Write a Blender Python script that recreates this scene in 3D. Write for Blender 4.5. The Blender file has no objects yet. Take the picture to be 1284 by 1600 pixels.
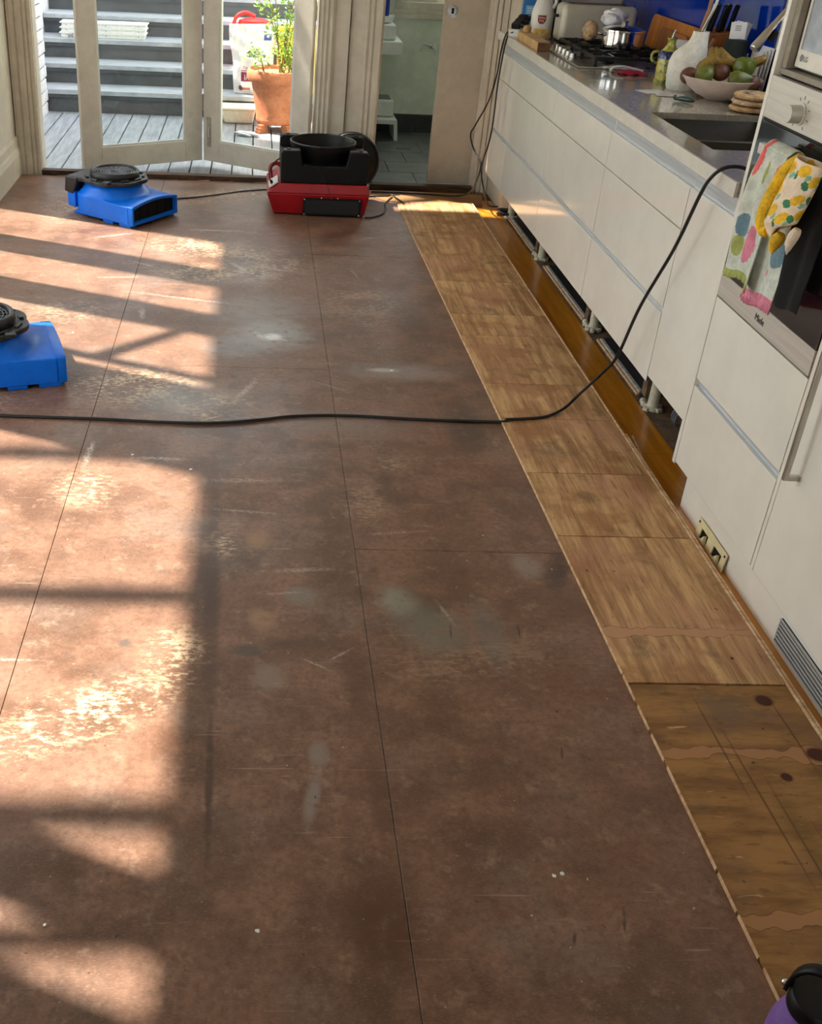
import bpy, bmesh, math, random
from mathutils import Vector, Matrix
random.seed(7)
PI = math.pi
sc = bpy.context.scene
COL = sc.collection

# ------------------------------------------------------------------ camera
cam_d = bpy.data.cameras.new('camera'); cam = bpy.data.objects.new('camera', cam_d); COL.objects.link(cam)
cam_d.sensor_fit = 'HORIZONTAL'; cam_d.sensor_width = 36.0
cam_d.lens = 1661.6 / 1284 * 36.0
cam_d.shift_x = (642 - 457.26) / 1284
cam_d.clip_start = .05; cam_d.clip_end = 200
def cam_rot(r, p, y):
    cr, sr, cp, sp, cy, sy = math.cos(r), math.sin(r), math.cos(p), math.sin(p), math.cos(y), math.sin(y)
    B = Matrix(((1, 0, 0), (0, 0, -1), (0, 1, 0)))
    Yw = Matrix(((cy, sy, 0), (-sy, cy, 0), (0, 0, 1)))
    P = Matrix(((1, 0, 0), (0, cp, -sp), (0, sp, cp)))
    Ro = Matrix(((cr, -sr, 0), (sr, cr, 0), (0, 0, 1)))
    R = Ro @ P @ B @ Yw                      # world -> camera (x right, y down, z forward)
    return Matrix((R[0], -R[1], -R[2])).transposed()
cam.matrix_world = Matrix.Translation((0, 0, 1.6)) @ cam_rot(.048984, .536756, -.0530366).to_4x4()
sc.camera = cam

# ------------------------------------------------------------------ world, sun, exposure
w = bpy.data.worlds.new('world'); sc.world = w; w.use_nodes = True
bg = w.node_tree.nodes['Background']; bg.inputs[0].default_value = (.91, .965, 1.0, 1); bg.inputs[1].default_value = 3.3
SUN = Vector((.922, -.387, -1.46)).normalized()
sl = bpy.data.lights.new('sun', 'SUN'); so = bpy.data.objects.new('sun', sl); COL.objects.link(so)
so.rotation_euler = SUN.to_track_quat('-Z', 'Y').to_euler(); so.location = (-6, 6, 9)
sl.energy = 18.0; sl.angle = math.radians(1.5); sl.color = (1.0, .915, .81)
vs = sc.view_settings
vs.view_transform = 'Standard'; vs.look = 'None'; vs.gamma = 1.0; vs.use_curve_mapping = False; vs.exposure = 0.22
sc.cycles.use_denoising = True
sc.cycles.max_bounces = 10; sc.cycles.diffuse_bounces = 6; sc.cycles.transparent_max_bounces = 16
sc.cycles.sample_clamp_indirect = 8

# ------------------------------------------------------------------ material helpers
def srgb(r, g, b):
    f = lambda c: (c / 12.92 if c <= .04045 else ((c + .055) / 1.055) ** 2.4)
    return (f(r / 255), f(g / 255), f(b / 255), 1)
class NT:
    def __init__(s, name):
        s.m = bpy.data.materials.new(name); s.m.use_nodes = True
        s.t = s.m.node_tree; s.b = s.t.nodes['Principled BSDF']; s.out = s.t.nodes['Material Output']
    def n(s, typ, **k):
        nd = s.t.nodes.new(typ)
        for a, v in k.items(): setattr(nd, a, v)
        return nd
    def put(s, sock, v):
        if isinstance(v, bpy.types.NodeSocket): s.t.links.new(v, sock)
        elif v is not None: sock.default_value = v
    def math(s, op, a, b=None, c=None, clamp=False):
        nd = s.n('ShaderNodeMath', operation=op, use_clamp=clamp)
        for i, v in enumerate((a, b, c)):
            if v is not None: s.put(nd.inputs[i], v)
        return nd.outputs[0]
    def vmath(s, op, a, b=None):
        nd = s.n('ShaderNodeVectorMath', operation=op); s.put(nd.inputs[0], a)
        if b is not None: s.put(nd.inputs[1], b)
        return nd.outputs['Value'] if op in ('LENGTH', 'DISTANCE', 'DOT_PRODUCT') else nd.outputs[0]
    def mapping(s, v, loc=(0, 0, 0), rot=(0, 0, 0), scale=(1, 1, 1), typ='POINT'):
        nd = s.n('ShaderNodeMapping', vector_type=typ); s.put(nd.inputs[0], v)
        nd.inputs[1].default_value = loc; nd.inputs[2].default_value = rot; nd.inputs[3].default_value = scale
        return nd.outputs[0]
    def noise(s, v, scale=5, detail=4, rough=.55, dist=0, col=False):
        nd = s.n('ShaderNodeTexNoise'); s.put(nd.inputs['Vector'], v)
        nd.inputs['Scale'].default_value = scale; nd.inputs['Detail'].default_value = detail
        nd.inputs['Roughness'].default_value = rough; nd.inputs['Distortion'].default_value = dist
        return nd.outputs['Color' if col else 'Fac']
    def smooth(s, v, a, b, lo=0.0, hi=1.0):
        nd = s.n('ShaderNodeMapRange', interpolation_type='SMOOTHSTEP'); s.put(nd.inputs[0], v)
        nd.inputs[1].default_value = a; nd.inputs[2].default_value = b; nd.inputs[3].default_value = lo; nd.inputs[4].default_value = hi
        return nd.outputs[0]
    def mix(s, fac, a, b, blend='MIX'):
        nd = s.n('ShaderNodeMix', data_type='RGBA', blend_type=blend); s.put(nd.inputs[0], fac); s.put(nd.inputs[6], a); s.put(nd.inputs[7], b)
        return nd.outputs[2]
    def bump(s, h, strength=.3, dist=.002):
        nd = s.n('ShaderNodeBump'); nd.inputs['Strength'].default_value = strength; nd.inputs['Distance'].default_value = dist
        s.put(nd.inputs['Height'], h); s.t.links.new(nd.outputs[0], s.b.inputs['Normal'])
    def pos(s): return s.n('ShaderNodeNewGeometry').outputs['Position']
    def obj(s): return s.n('ShaderNodeTexCoord').outputs['Object']
    def set(s, **k):
        names = dict(color='Base Color', rough='Roughness', metal='Metallic', spec='Specular IOR Level', coat='Coat Weight', coat_rough='Coat Roughness', ior='IOR', trans='Transmission Weight', alpha='Alpha', sheen='Sheen Weight', sss='Subsurface Weight')
        for a, v in k.items(): s.put(s.b.inputs[names[a]], v)
        return s.m
def pm(name, col, rough=.5, var=.06, scale=14, metal=0, spec=.5, coat=0, bump=0, bscale=120, col2=None, stretch=(1, 1, 1), rvar=.05):
    """a plain procedural surface: base colour broken up by two noises, uneven gloss, optional fine relief"""
    t = NT(name); p = t.mapping(t.obj(), scale=stretch)
    n1 = t.noise(p, scale, 4); n2 = t.noise(p, scale * 5, 3)
    k = t.math('ADD', t.math('MULTIPLY', n1, .65), t.math('MULTIPLY', n2, .35))
    c2 = col2 if col2 else tuple(max(0, c * (1 - 4 * var)) for c in col[:3]) + (1,)
    hi = col if col2 else tuple(min(1, c * (1 + 1.5 * var)) for c in col[:3]) + (1,)
    t.set(color=t.mix(t.smooth(k, .36, .64), c2, hi), rough=t.math('ADD', t.math('MULTIPLY', n1, rvar * 2), rough - rvar), metal=metal, spec=spec, coat=coat)
    if coat: t.b.inputs['Coat Roughness'].default_value = .04
    if bump: t.bump(t.noise(p, bscale, 3), bump, .002)
    return t.m
def glass(name, tint=(.97, .99, .98, 1), gloss=1.0):
    t = NT(name)
    tr = t.n('ShaderNodeBsdfTransparent'); tr.inputs[0].default_value = tint
    gl = t.n('ShaderNodeBsdfGlossy'); gl.inputs['Roughness'].default_value = .02
    fr = t.n('ShaderNodeFresnel'); t.put(fr.inputs[0], t.math('MULTIPLY_ADD', t.n('ShaderNodeNewGeometry').outputs['Backfacing'], 1 / 1.45 - 1.45, 1.45))   # both faces of the sheet reflect alike
    # smudges on the pane scatter a little light
    sm = t.smooth(t.noise(t.mapping(t.obj(), scale=(3, 3, 1.2)), 4, 6, .7), .62, .8, 0, .10)
    df = t.n('ShaderNodeBsdfDiffuse'); df.inputs[0].default_value = (.9, .9, .9, 1)
    m1 = t.n('ShaderNodeMixShader'); t.put(m1.inputs[0], t.math('MULTIPLY', fr.outputs[0], gloss)); t.t.links.new(tr.outputs[0], m1.inputs[1]); t.t.links.new(gl.outputs[0], m1.inputs[2])
    m2 = t.n('ShaderNodeMixShader'); t.put(m2.inputs[0], sm); t.t.links.new(m1.outputs[0], m2.inputs[1]); t.t.links.new(df.outputs[0], m2.inputs[2])
    t.t.links.new(m2.outputs[0], t.out.inputs[0])
    return t.m
def stain(t, P, col, x, y, rx, ry, rot, c, amt, nz=None, brk=None, soft=.5, dist=.25):
    """mix a mark with a shape of its own (world position x, y) into a colour; nz wobbles its outline, brk breaks it up"""
    q = t.mapping(P, loc=(x, y, 0), rot=(0, 0, rot), scale=(rx, ry, 1e6), typ='TEXTURE')
    r = t.vmath('LENGTH', q)
    if nz is not None: r = t.math('MULTIPLY_ADD', nz, dist * 2, t.math('ADD', r, -dist))
    f = t.smooth(r, 1.0, 1.0 - soft, 0, amt)
    if brk is not None: f = t.math('MULTIPLY', f, brk)
    return t.mix(f, col, c)

# ------------------------------------------------------------------ floor materials
def hardboard(box):
    """box: the sheet's own x0, x1, y0, y1; only the marks that lie on it are built"""
    t = NT('hardboard'); P = t.pos()
    def on(x, y, rx, ry):
        e = max(rx, ry) * 1.2; return box[0] - e < x < box[1] + e and box[2] - e < y < box[3] + e
    info = t.n('ShaderNodeObjectInfo').outputs['Random']
    big = t.noise(P, 1.7, 5, .6); mid = t.noise(P, 6, 6, .65); fine = t.noise(P, 60, 5, .7)
    fib = t.noise(t.mapping(P, scale=(1, 3.5, 1)), 120, 3, .6)
    c = t.mix(t.smooth(big, .32, .68), srgb(88, 60, 44), srgb(120, 86, 67))
    c = t.mix(t.smooth(mid, .38, .66), c, srgb(136, 100, 81))
    c = t.mix(t.math('MULTIPLY', t.smooth(t.noise(P, 2.6, 6, .7), .50, .66), .42), c, srgb(128, 112, 102))      # greyish wear
    c = t.mix(t.math('MULTIPLY', t.smooth(t.noise(t.mapping(P, loc=(2, 8, 0)), 14, 6, .75), .54, .68), .5), c, srgb(166, 136, 116))
    c = t.mix(t.math('MULTIPLY', t.smooth(t.noise(t.mapping(P, loc=(9, 4, 0)), 11, 5, .7), .56, .70), .55), c, srgb(82, 58, 46))
    c = t.mix(t.math('MULTIPLY', t.smooth(t.noise(t.mapping(P, loc=(7, 3, 1)), 3.1, 5, .6), .56, .7), .5), c, srgb(118, 76, 56))  # reddish
    c = t.mix(t.math('MULTIPLY', t.smooth(fine, .40, .68), .5), c, srgb(84, 56, 42))
    c = t.mix(t.math('MULTIPLY', t.smooth(fib, .5, .8), .35), c, srgb(190, 150, 118))
    c = t.mix(t.math('MULTIPLY', t.math('SUBTRACT', info, .5), .25, clamp=True), c, srgb(104, 70, 52))
    # pale flecks where the face is worn through
    fl = t.smooth(t.math('ADD', t.math('MULTIPLY', t.noise(t.mapping(P, scale=(1, 1.8, 1)), 38, 6, .75), .7), t.math('MULTIPLY', t.noise(P, 9, 3), .3)), .485, .57)
    pale = srgb(214, 184, 150)
    nz = t.noise(P, 9, 4, .6); brk = t.smooth(t.noise(P, 21, 5, .65), .25, .5)
    for (x, y, rx, ry, ro, a) in ((-.40, 3.55, .34, .24, 0, .95), (-.12, 3.40, .20, .18, 0, .9), (-.34, 1.80, .34, .13, .55, .95), (-.15, 2.02, .12, .14, .2, .8),
                                  (-.06, 2.50, .07, .10, 0, .75), (-.48, 2.80, .14, .17, 0, .7), (-.25, 5.25, .45, .22, -.2, .75), (-.2, 4.85, .4, .2, 0, .7), (.1, 5.0, .3, .4, 0, .5), (.5, 4.5, .3, .4, 0, .3), (.02, 6.35, .35, .2, 0, .55),
                                  (-.95, 5.9, .3, .5, 0, .5), (-.75, 4.3, .3, .2, 0, .45), (.46, 3.0, .12, .08, 0, .35), (.56, 2.0, .35, .12, .2, .22), (.36, 2.75, .1, .2, 0, .3), (-.95, 3.4, .3, .25, 0, .4), (-.3, 6.2, .4, .2, 0, .45)):
        if on(x, y, rx, ry): c = stain(t, P, c, x, y, rx, ry, ro, pale, a, nz, fl, soft=.8, dist=.35)
    for (x, y, rx, ry, ro, col, a) in ((.40, 2.25, .075, .095, .3, srgb(150, 152, 138), .6), (.48, 2.13, .12, .17, .4, srgb(116, 112, 100), .7), (.62, 2.12, .06, .2, 0, srgb(112, 110, 102), .5),
                                       (.10, 4.10, .22, .22, 0, srgb(160, 158, 156), .75), (.10, 4.07, .05, .05, 0, srgb(225, 225, 225), .9), (.05, 4.4, .3, .3, 0, srgb(150, 140, 134), .5), (-.05, 3.95, .16, .18, 0, srgb(150, 150, 148), .5),
                                       (.52, 3.76, .08, .03, 0, srgb(210, 205, 190), .9), (.60, 3.75, .3, .12, 0, srgb(140, 128, 122), .6), (.35, 3.30, .35, .15, 0, srgb(134, 122, 116), .45), (-.22, 3.45, .25, .2, 0, srgb(140, 136, 130), .5),
                                       (.78, 2.42, .06, .09, 0, srgb(150, 140, 132), .6), (.86, 2.40, .05, .16, -.3, srgb(62, 46, 40), .7), (.76, 3.3, .10, .30, -.1, srgb(74, 56, 48), .75), (.70, 4.3, .14, .5, 0, srgb(90, 66, 56), .5),
                                       (.26, 1.25, .10, .14, 0, srgb(82, 48, 26), .85), (.29, 1.55, .035, .22, .05, srgb(88, 56, 36), .6), (.27, 1.95, .05, .2, 0, srgb(86, 56, 40), .6),
                                       (-.08, 2.3, .03, .75, .02, srgb(78, 54, 42), .75), (-.06, 1.6, .012, .3, .02, srgb(62, 42, 32), .8), (-.10, 2.3, .06, .22, 0, srgb(76, 54, 44), .8), (-.05, 3.3, .07, .35, 0, srgb(86, 66, 56), .6),
                                       (.02, 2.03, .06, .035, 0, srgb(80, 72, 62), .8), (.13, 2.06, .12, .03, .1, srgb(92, 66, 52), .6),
                                       (.05, 2.16, .05, .065, 0, srgb(160, 124, 96), .8), (.04, 2.53, .05, .075, 0, srgb(160, 122, 92), .75), (.06, 1.93, .06, .07, 0, srgb(150, 132, 116), .6), (.15, 2.26, .06, .06, 0, srgb(128, 124, 112), .6),
                                       (.15, 1.55, .02, .1, -.2, srgb(150, 140, 132), .6), (.17, 1.68, .03, .05, 0, srgb(146, 136, 128), .6), (.3, 6.0, .4, .3, 0, srgb(110, 86, 74), .5), (.706, 1.262, .0045, .036, -.25, srgb(50, 30, 20), .85), (.698, 1.692, .004, .03, -.2, srgb(52, 34, 24), .8), (.522, 2.118, .004, .04, -.1, srgb(58, 40, 32), .7), (.695, 2.12, .004, .04, -.1, srgb(58, 40, 32), .7), (.604, 1.222, .005, .02, -.3, srgb(50, 32, 22), .8), (-.28, 2.05, .02, .02, 0, srgb(80, 72, 66), .8), (-.3, 2.27, .2, .06, 0, srgb(110, 78, 66), .5)):
        if on(x, y, rx, ry): c = stain(t, P, c, x, y, rx, ry, ro, col, a, nz, brk, soft=.75, dist=.3)
    # chalky scratches
    nz2 = t.noise(P, 30, 4, .6); brk2 = t.smooth(t.noise(P, 110, 4, .65), .36, .6)
    for (x, y, rx, ry, ro, a) in ((-.27, 3.0, .13, .014, -.04, .6), (-.50, 3.02, .018, .12, -.05, .85), (-.57, 1.98, .12, .008, 0, .8), (.05, 4.07, .02, .07, .5, .95), (.12, 4.05, .06, .012, -.4, .95), (-.05, 4.95, .02, .16, .5, .5), (-.02, 5.12, .09, .02, .1, .45), (.14, 4.93, .09, .02, -.3, .6),
                                  (.15, 2.38, .13, .014, .09, .4), (.10, 2.27, .07, .008, .1, .3), (.03, 2.68, .17, .010, -.1, .3), (.02, 2.87, .2, .018, .05, .3), (.24, 2.02, .05, .006, .7, .5), (.18, 1.98, .06, .005, -.6, .5), (.43, 2.58, .12, .010, .14, .3), (.52, 2.2, .008, .07, .3, .4),
                                  (-.7, 5.4, .15, .02, .5, .6), (-.5, 4.95, .12, .012, -.6, .6), (-.6, 4.75, .15, .012, .1, .5), (-.3, 4.5, .35, .014, -.25, .5), (-.45, 4.3, .02, .1, .1, .6), (.0, 3.55, .02, .15, -.4, .5), (.3, 3.6, .1, .01, -.6, .35), (-.2, 5.55, .2, .02, 0, .5), (.5, 4.9, .01, .1, .2, .3), (.62, 5.5, .06, .012, .3, .5)):
        if on(x, y, rx, ry): c = stain(t, P, c, x, y, rx, ry, ro, srgb(214, 198, 182), a, nz2, brk2, soft=.9, dist=.6)
    # fine random scratches in two directions, nail marks and grit
    for rot, loc in ((.25, 3.0), (-.6, 9.0), (1.2, 15.0)):
        sc1 = t.noise(t.mapping(P, loc=(loc, 0, 0), rot=(0, 0, rot), scale=(4, 90, 1)), 1.0, 3, .5)
        c = t.mix(t.math('MULTIPLY', t.smooth(sc1, .665, .70), t.smooth(t.noise(t.mapping(P, loc=(0, loc, 0)), 2.3, 3), .50, .64, 0, .35)), c, srgb(190, 168, 150))
    c = t.mix(t.smooth(t.noise(P, 55, 2, .5), .745, .765, 0, .8), c, srgb(58, 40, 30))
    c = t.mix(t.smooth(t.noise(t.mapping(P, loc=(5, 5, 5)), 75, 2, .5), .765, .78, 0, .8), c, srgb(226, 212, 190))
    t.set(color=c, rough=t.smooth(big, .3, .7, .34, .52), spec=.5)
    t.bump(t.math('ADD', t.math('MULTIPLY', fib, .5), fine), .22, .0012)
    return t.m
def plywood(dark):
    t = NT('plywood_dark' if dark else 'plywood_face'); P = t.pos()
    info = t.n('ShaderNodeObjectInfo').outputs['Random']
    off = t.n('ShaderNodeCombineXYZ'); t.put(off.inputs[0], t.math('MULTIPLY', info, 13.0)); t.put(off.inputs[1], t.math('MULTIPLY', info, 7.0))
    Q = t.vmath('ADD', P, off.outputs[0])
    st = (2.2, 9, 1) if dark else (17, 1.2, 1)
    R = t.mapping(Q, rot=(0, 0, 0 if dark else .12), scale=st)
    g1 = t.noise(R, 1.8, 7, .68, .25); g2 = t.noise(R, 7, 6, .7, .2); bl = t.noise(Q, 4.5, 5, .6); bl2 = t.noise(t.mapping(Q, loc=(3, 9, 0)), 8, 4, .6)
    if dark:
        c = t.mix(t.smooth(g1, .36, .64), srgb(124, 86, 46), srgb(164, 120, 70))
        c = t.mix(t.math('MULTIPLY', t.smooth(bl, .5, .66), .5), c, srgb(126, 92, 70))
    else:
        c = t.mix(t.smooth(g1, .34, .66), srgb(150, 108, 68), srgb(212, 170, 122))
        c = t.mix(t.math('MULTIPLY', t.smooth(bl, .48, .64), .7), c, srgb(150, 100, 62))
        c = t.mix(t.math('MULTIPLY', t.smooth(t.noise(P, 2.2, 3), .5, .66), .5), c, srgb(192, 138, 112))
    c = t.mix(t.math('MULTIPLY', t.smooth(g2, .54, .70), .65), c, srgb(84, 58, 36))
    c = t.mix(t.math('MULTIPLY', t.smooth(bl2, .58, .72), .5), c, srgb(98, 74, 52))
    c = t.mix(t.math('MULTIPLY', t.smooth(t.noise(t.mapping(Q, loc=(1, 2, 0)), 3.4, 6, .7), .58, .70), .6), c, srgb(112, 92, 72))
    c = t.mix(t.math('MULTIPLY', t.smooth(t.noise(t.mapping(Q, loc=(8, 1, 0), scale=st), 5, 4, .6), .64, .74), .55), c, srgb(222, 190, 146))
    # filler smeared along three of the joints, dark knots
    for (y, a) in ((1.69, .85), (1.255, .85)) if dark else ((2.12, .9),):
        sx = t.n('ShaderNodeSeparateXYZ'); t.put(sx.inputs[0], P)
        wob = t.math('MULTIPLY', t.math('SUBTRACT', t.noise(P, 7, 3, .5), .5), .06)
        d = t.math('ABSOLUTE', t.math('SUBTRACT', t.math('ADD', sx.outputs[1], wob), y))
        lob = t.math('MULTIPLY', t.smooth(t.noise(t.mapping(P, scale=(1, 0, 0), loc=(y * 3, 0, 0)), 11, 2), .4, .65), .017)
        f = t.smooth(t.math('SUBTRACT', d, lob), .011, .0095)
        e = t.math('MULTIPLY', t.smooth(t.math('SUBTRACT', d, lob), .0128, .0112), t.math('SUBTRACT', 1.0, f))
        c = t.mix(t.math('MULTIPLY', f, a), c, srgb(190, 142, 108) if not dark else srgb(172, 124, 84))
        c = t.mix(t.math('MULTIPLY', e, .7), c, srgb(70, 46, 28))
    for (x, y, r, ry) in ((1.216, 1.867, .021, .020), (1.263, 1.690, .026, .022), (1.163, 1.621, .013, .013), (1.20, 2.02, .004, .005)):
        c = stain(t, P, c, x, y, r * 1.35, ry * 1.35, 0, srgb(120, 76, 48), .8, soft=.35)
        c = stain(t, P, c, x, y, r, ry, 0, srgb(62, 24, 16), .95, soft=.2)
    if dark:   # old saw lines running down the sheet
        for (x, y, ry, ro) in ((1.055, 1.72, .22, .02), (1.085, 1.55, .30, .03), (1.12, 1.40, .30, .02), (1.165, 1.30, .26, .02), (1.235, 1.75, .16, .03)):
            c = stain(t, P, c, x, y, .0035, ry, ro, srgb(84, 56, 28), .7, soft=.6)
        c = stain(t, P, c, 1.13, 1.45, .035, .20, .05, srgb(112, 84, 40), .5, nz=bl, soft=.8)
    c = t.mix(t.smooth(t.noise(P, 42, 2, .5), .735, .755, 0, .75), c, srgb(60, 40, 26))
    t.set(color=c, rough=t.smooth(g1, .3, .7, .5, .68), spec=.3)
    t.bump(t.math('ADD', g1, t.math('MULTIPLY', g2, .7)), .15 if dark else .3, .0012)
    return t.m
M = {}
M['ply'] = plywood(False); M['ply_dark'] = plywood(True)
def timber(name, a, b, scale=(14, 1.2, 14), rough=.35, coat=0, ring=1.0):
    t = NT(name); P = t.obj(); R = t.mapping(P, scale=scale)
    g = t.noise(R, 2.0, 6, .65, .8); g2 = t.noise(R, 9, 4, .6)
    c = t.mix(t.smooth(g, .35, .65), a, b); c = t.mix(t.math('MULTIPLY', t.smooth(g2, .55, .75), .4 * ring), c, tuple(x * .55 for x in a[:3]) + (1,))
    t.set(color=c, rough=rough, coat=coat); t.b.inputs['Coat Roughness'].default_value = .12
    t.bump(g2, .15, .001); return t.m
M['yellow_floor'] = timber('polished_floorboard', srgb(176, 108, 20), srgb(206, 138, 42), (16, 1.0, 16), .3, .4)
M['pale_edge'] = timber('raw_timber_edge', srgb(196, 152, 108), srgb(230, 196, 156), (1, 20, 1), .7)
M['dust'] = pm('dusty_subfloor', srgb(128, 100, 76), .85, .12, 25, bump=.2, bscale=90, col2=srgb(84, 66, 52))
M['black_sheet'] = pm('black_underlay', srgb(44, 42, 42), .7, .15, 30, bump=.3, bscale=200, col2=srgb(26, 25, 25))
M['silver_edge'] = pm('crumbled_silver_edge', srgb(206, 206, 204), .5, .15, 60, bump=.5, bscale=160, col2=srgb(140, 136, 130))
M['threshold'] = pm('broken_threshold_timber', srgb(92, 62, 38), .7, .2, 12, bump=.6, bscale=40, col2=srgb(36, 22, 14), stretch=(1, 6, 6))
M['subfloor'] = pm('subfloor_timber', srgb(84, 62, 46), .8, .2, 6)
M['wall'] = pm('cream_wall_paint', srgb(218, 212, 198), .6, .03, 6, bump=.05, bscale=60)
M['trim'] = pm('cream_gloss_trim', srgb(214, 206, 190), .38, .03, 5)
M['door'] = pm('cream_door_paint', srgb(214, 207, 194), .4, .03, 5)
M['slide'] = pm('beige_door_paint', srgb(190, 178, 160), .45, .03, 5)
M['ceiling'] = pm('ceiling_white', srgb(235, 232, 224), .7, .02, 5)
M['laundry'] = pm('sage_wall_paint', srgb(222, 228, 214), .6, .03, 5)
M['tile'] = pm('charcoal_tile', srgb(112, 114, 112), .3, .1, 10, col2=srgb(80, 82, 82))
M['tile_dark'] = pm('dark_skirting_tile', srgb(58, 60, 60), .3, .1, 10)
M['grout'] = pm('grout', srgb(70, 70, 68), .8)
M['glass'] = glass('window_glass')
M['deck'] = pm('grey_deck_paint', srgb(160, 166, 172), .4, .08, 8, stretch=(6, .6, 1), col2=srgb(128, 134, 142))
M['stair_tread'] = pm('grey_tread_paint', srgb(176, 182, 188), .45, .06, 6, stretch=(.6, 6, 1), col2=srgb(146, 152, 160))
M['stair_riser'] = pm('charcoal_riser_paint', srgb(84, 88, 92), .55, .06, 6)
M['brick'] = pm('white_painted_brick', srgb(214, 214, 218), .7, .06, 20, bump=.4, bscale=70)
M['mortar'] = pm('dark_mortar', srgb(120, 118, 118), .9, .1, 20)
M['white_gloss'] = pm('white_gloss_lacquer', srgb(240, 236, 226), .22, .012, 3, coat=.9, rvar=.02)
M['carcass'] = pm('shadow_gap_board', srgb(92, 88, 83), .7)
M['alu'] = pm('brushed_aluminium', srgb(206, 210, 214), .32, .04, 4, metal=.45, stretch=(30, .6, 30))
M['steel'] = pm('brushed_steel', srgb(216, 212, 204), .35, .03, 4, metal=.5, stretch=(3, .6, 40))
M['chrome'] = pm('chrome', srgb(225, 225, 225), .08, .02, 5, metal=1, rvar=.02)
M['nickel'] = pm('brushed_nickel', srgb(190, 186, 178), .28, .04, 5, metal=1)
M['stone'] = pm('grey_stone_benchtop', srgb(172, 166, 154), .14, .05, 90, coat=.4, rvar=.03)
M['stone_edge'] = pm('pale_benchtop_edge', srgb(218, 213, 202), .25, .02, 20, coat=.4)
M['sink'] = pm('sink_steel', srgb(40, 38, 35), .35, .06, 5, metal=.3)
M['blue_glass'] = pm('blue_glass_splashback', srgb(2, 46, 158), .06, .05, 2, spec=.4, coat=.35, rvar=.01)
M['fan_blue'] = pm('blue_moulded_plastic', srgb(0, 108, 226), .36, .03, 8, spec=.35, bump=.06, bscale=300)
M['fan_black'] = pm('black_moulded_plastic', srgb(26, 27, 29), .42, .06, 10, bump=.05, bscale=300)
M['black'] = pm('matt_black_plastic', srgb(9, 9, 10), .48, .1, 10, spec=.3)
M['red'] = pm('red_moulded_plastic', srgb(158, 8, 22), .36, .06, 8, bump=.06, bscale=300)
M['rubber'] = pm('black_cable_rubber', srgb(20, 19, 19), .45, .1, 30)
M['leg'] = pm('cream_leg_plastic', srgb(214, 206, 184), .45, .06, 20)
M['socket'] = pm('beige_socket_plastic', srgb(222, 206, 160), .4, .03, 20)
M['oven_glass'] = pm('black_oven_glass', srgb(20, 19, 18), .08, .05, 5, coat=1)
M['white_pl'] = pm('white_plastic', srgb(226, 228, 226), .4, .02, 10)
M['foam'] = pm('white_foam', srgb(236, 238, 236), .75, .03, 60, bump=.2, bscale=220)
M['cream_foam'] = pm('cream_foam', srgb(240, 232, 206), .7, .03, 60, bump=.2, bscale=220)
M['ink'] = pm('black_ink', srgb(20, 20, 22), .6, .02)
M['terracotta'] = pm('terracotta', srgb(198, 122, 84), .75, .10, 9, bump=.15, bscale=90, col2=srgb(168, 96, 62))
M['soil'] = pm('potting_mulch', srgb(176, 142, 104), .95, .3, 60, bump=.9, bscale=80, col2=srgb(92, 62, 40))
M['leaf'] = pm('young_green_leaf', srgb(156, 190, 78), .45, .12, 20, col2=srgb(104, 150, 50))
M['twig'] = pm('brown_twig', srgb(140, 104, 60), .7, .1, 20)
M['can_red'] = pm('red_can_plastic', srgb(226, 36, 34), .35, .05, 6)
M['can_yellow'] = pm('yellow_can_plastic', srgb(246, 206, 40), .4, .05, 6)
M['bag_white'] = pm('white_bag_film', srgb(238, 238, 238), .3, .02, 6, bump=.25, bscale=16)
M['bag_blue'] = pm('blue_print', srgb(62, 84, 160), .4, .03)
M['bag_maroon'] = pm('maroon_print', srgb(142, 30, 84), .4, .03)
M['bag_orange'] = pm('orange_print', srgb(222, 120, 80), .4, .05)
M['bag_brown'] = pm('brown_print', srgb(116, 60, 44), .4, .1)
M['print_grey'] = pm('grey_print', srgb(120, 122, 130), .5, .03)
M['wood_block'] = timber('pale_wood_block', srgb(178, 140, 88), srgb(206, 170, 118), (1.5, 14, 14), .6)
M['wood_dark'] = timber('brown_end_grain', srgb(88, 58, 32), srgb(120, 82, 48), (8, 8, 8), .6)
M['board'] = timber('orange_chopping_board', srgb(172, 100, 32), srgb(206, 132, 54), (10, 10, 1.2), .5)
M['knife_block'] = timber('honey_wood_block', srgb(150, 88, 36), srgb(184, 116, 58), (12, 12, 1.2), .5)
M['spoon'] = timber('wooden_spoon', srgb(150, 104, 66), srgb(182, 136, 92), (8, 8, 1), .6)
M['cast'] = pm('black_cast_iron', srgb(18, 18, 19), .4, .1, 30, bump=.2, bscale=200)
M['toaster'] = pm('cream_enamel', srgb(206, 202, 184), .2, .03, 4, coat=.6)
M['bottle_w'] = pm('white_bottle_plastic', srgb(228, 226, 218), .35, .02, 6)
M['badge'] = pm('red_brown_badge_print', srgb(150, 44, 30), .4, .04)
M['gold_print'] = pm('gold_label_print', srgb(220, 170, 70), .45, .15, 40, col2=srgb(236, 214, 150))
M['box_blue'] = pm('blue_card_box', srgb(44, 126, 196), .5, .08, 10)
M['box_cyan'] = pm('pale_blue_print', srgb(120, 186, 226), .5, .05)
M['vase'] = pm('white_textured_ceramic', srgb(226, 222, 214), .7, .04, 30, bump=.6, bscale=60)
M['majolica'] = pm('glazed_yellow_green_pottery', srgb(206, 190, 70), .25, .3, 45, coat=.5, col2=srgb(58, 96, 60))
M['majolica_blue'] = pm('glazed_blue_band', srgb(50, 60, 120), .25, .2, 40, coat=.5)
M['bowl'] = pm('pale_pink_ceramic', srgb(222, 202, 190), .4, .03, 20)
M['pear'] = pm('green_pear_skin', srgb(108, 114, 42), .4, .1, 40, col2=srgb(80, 88, 32))
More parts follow.
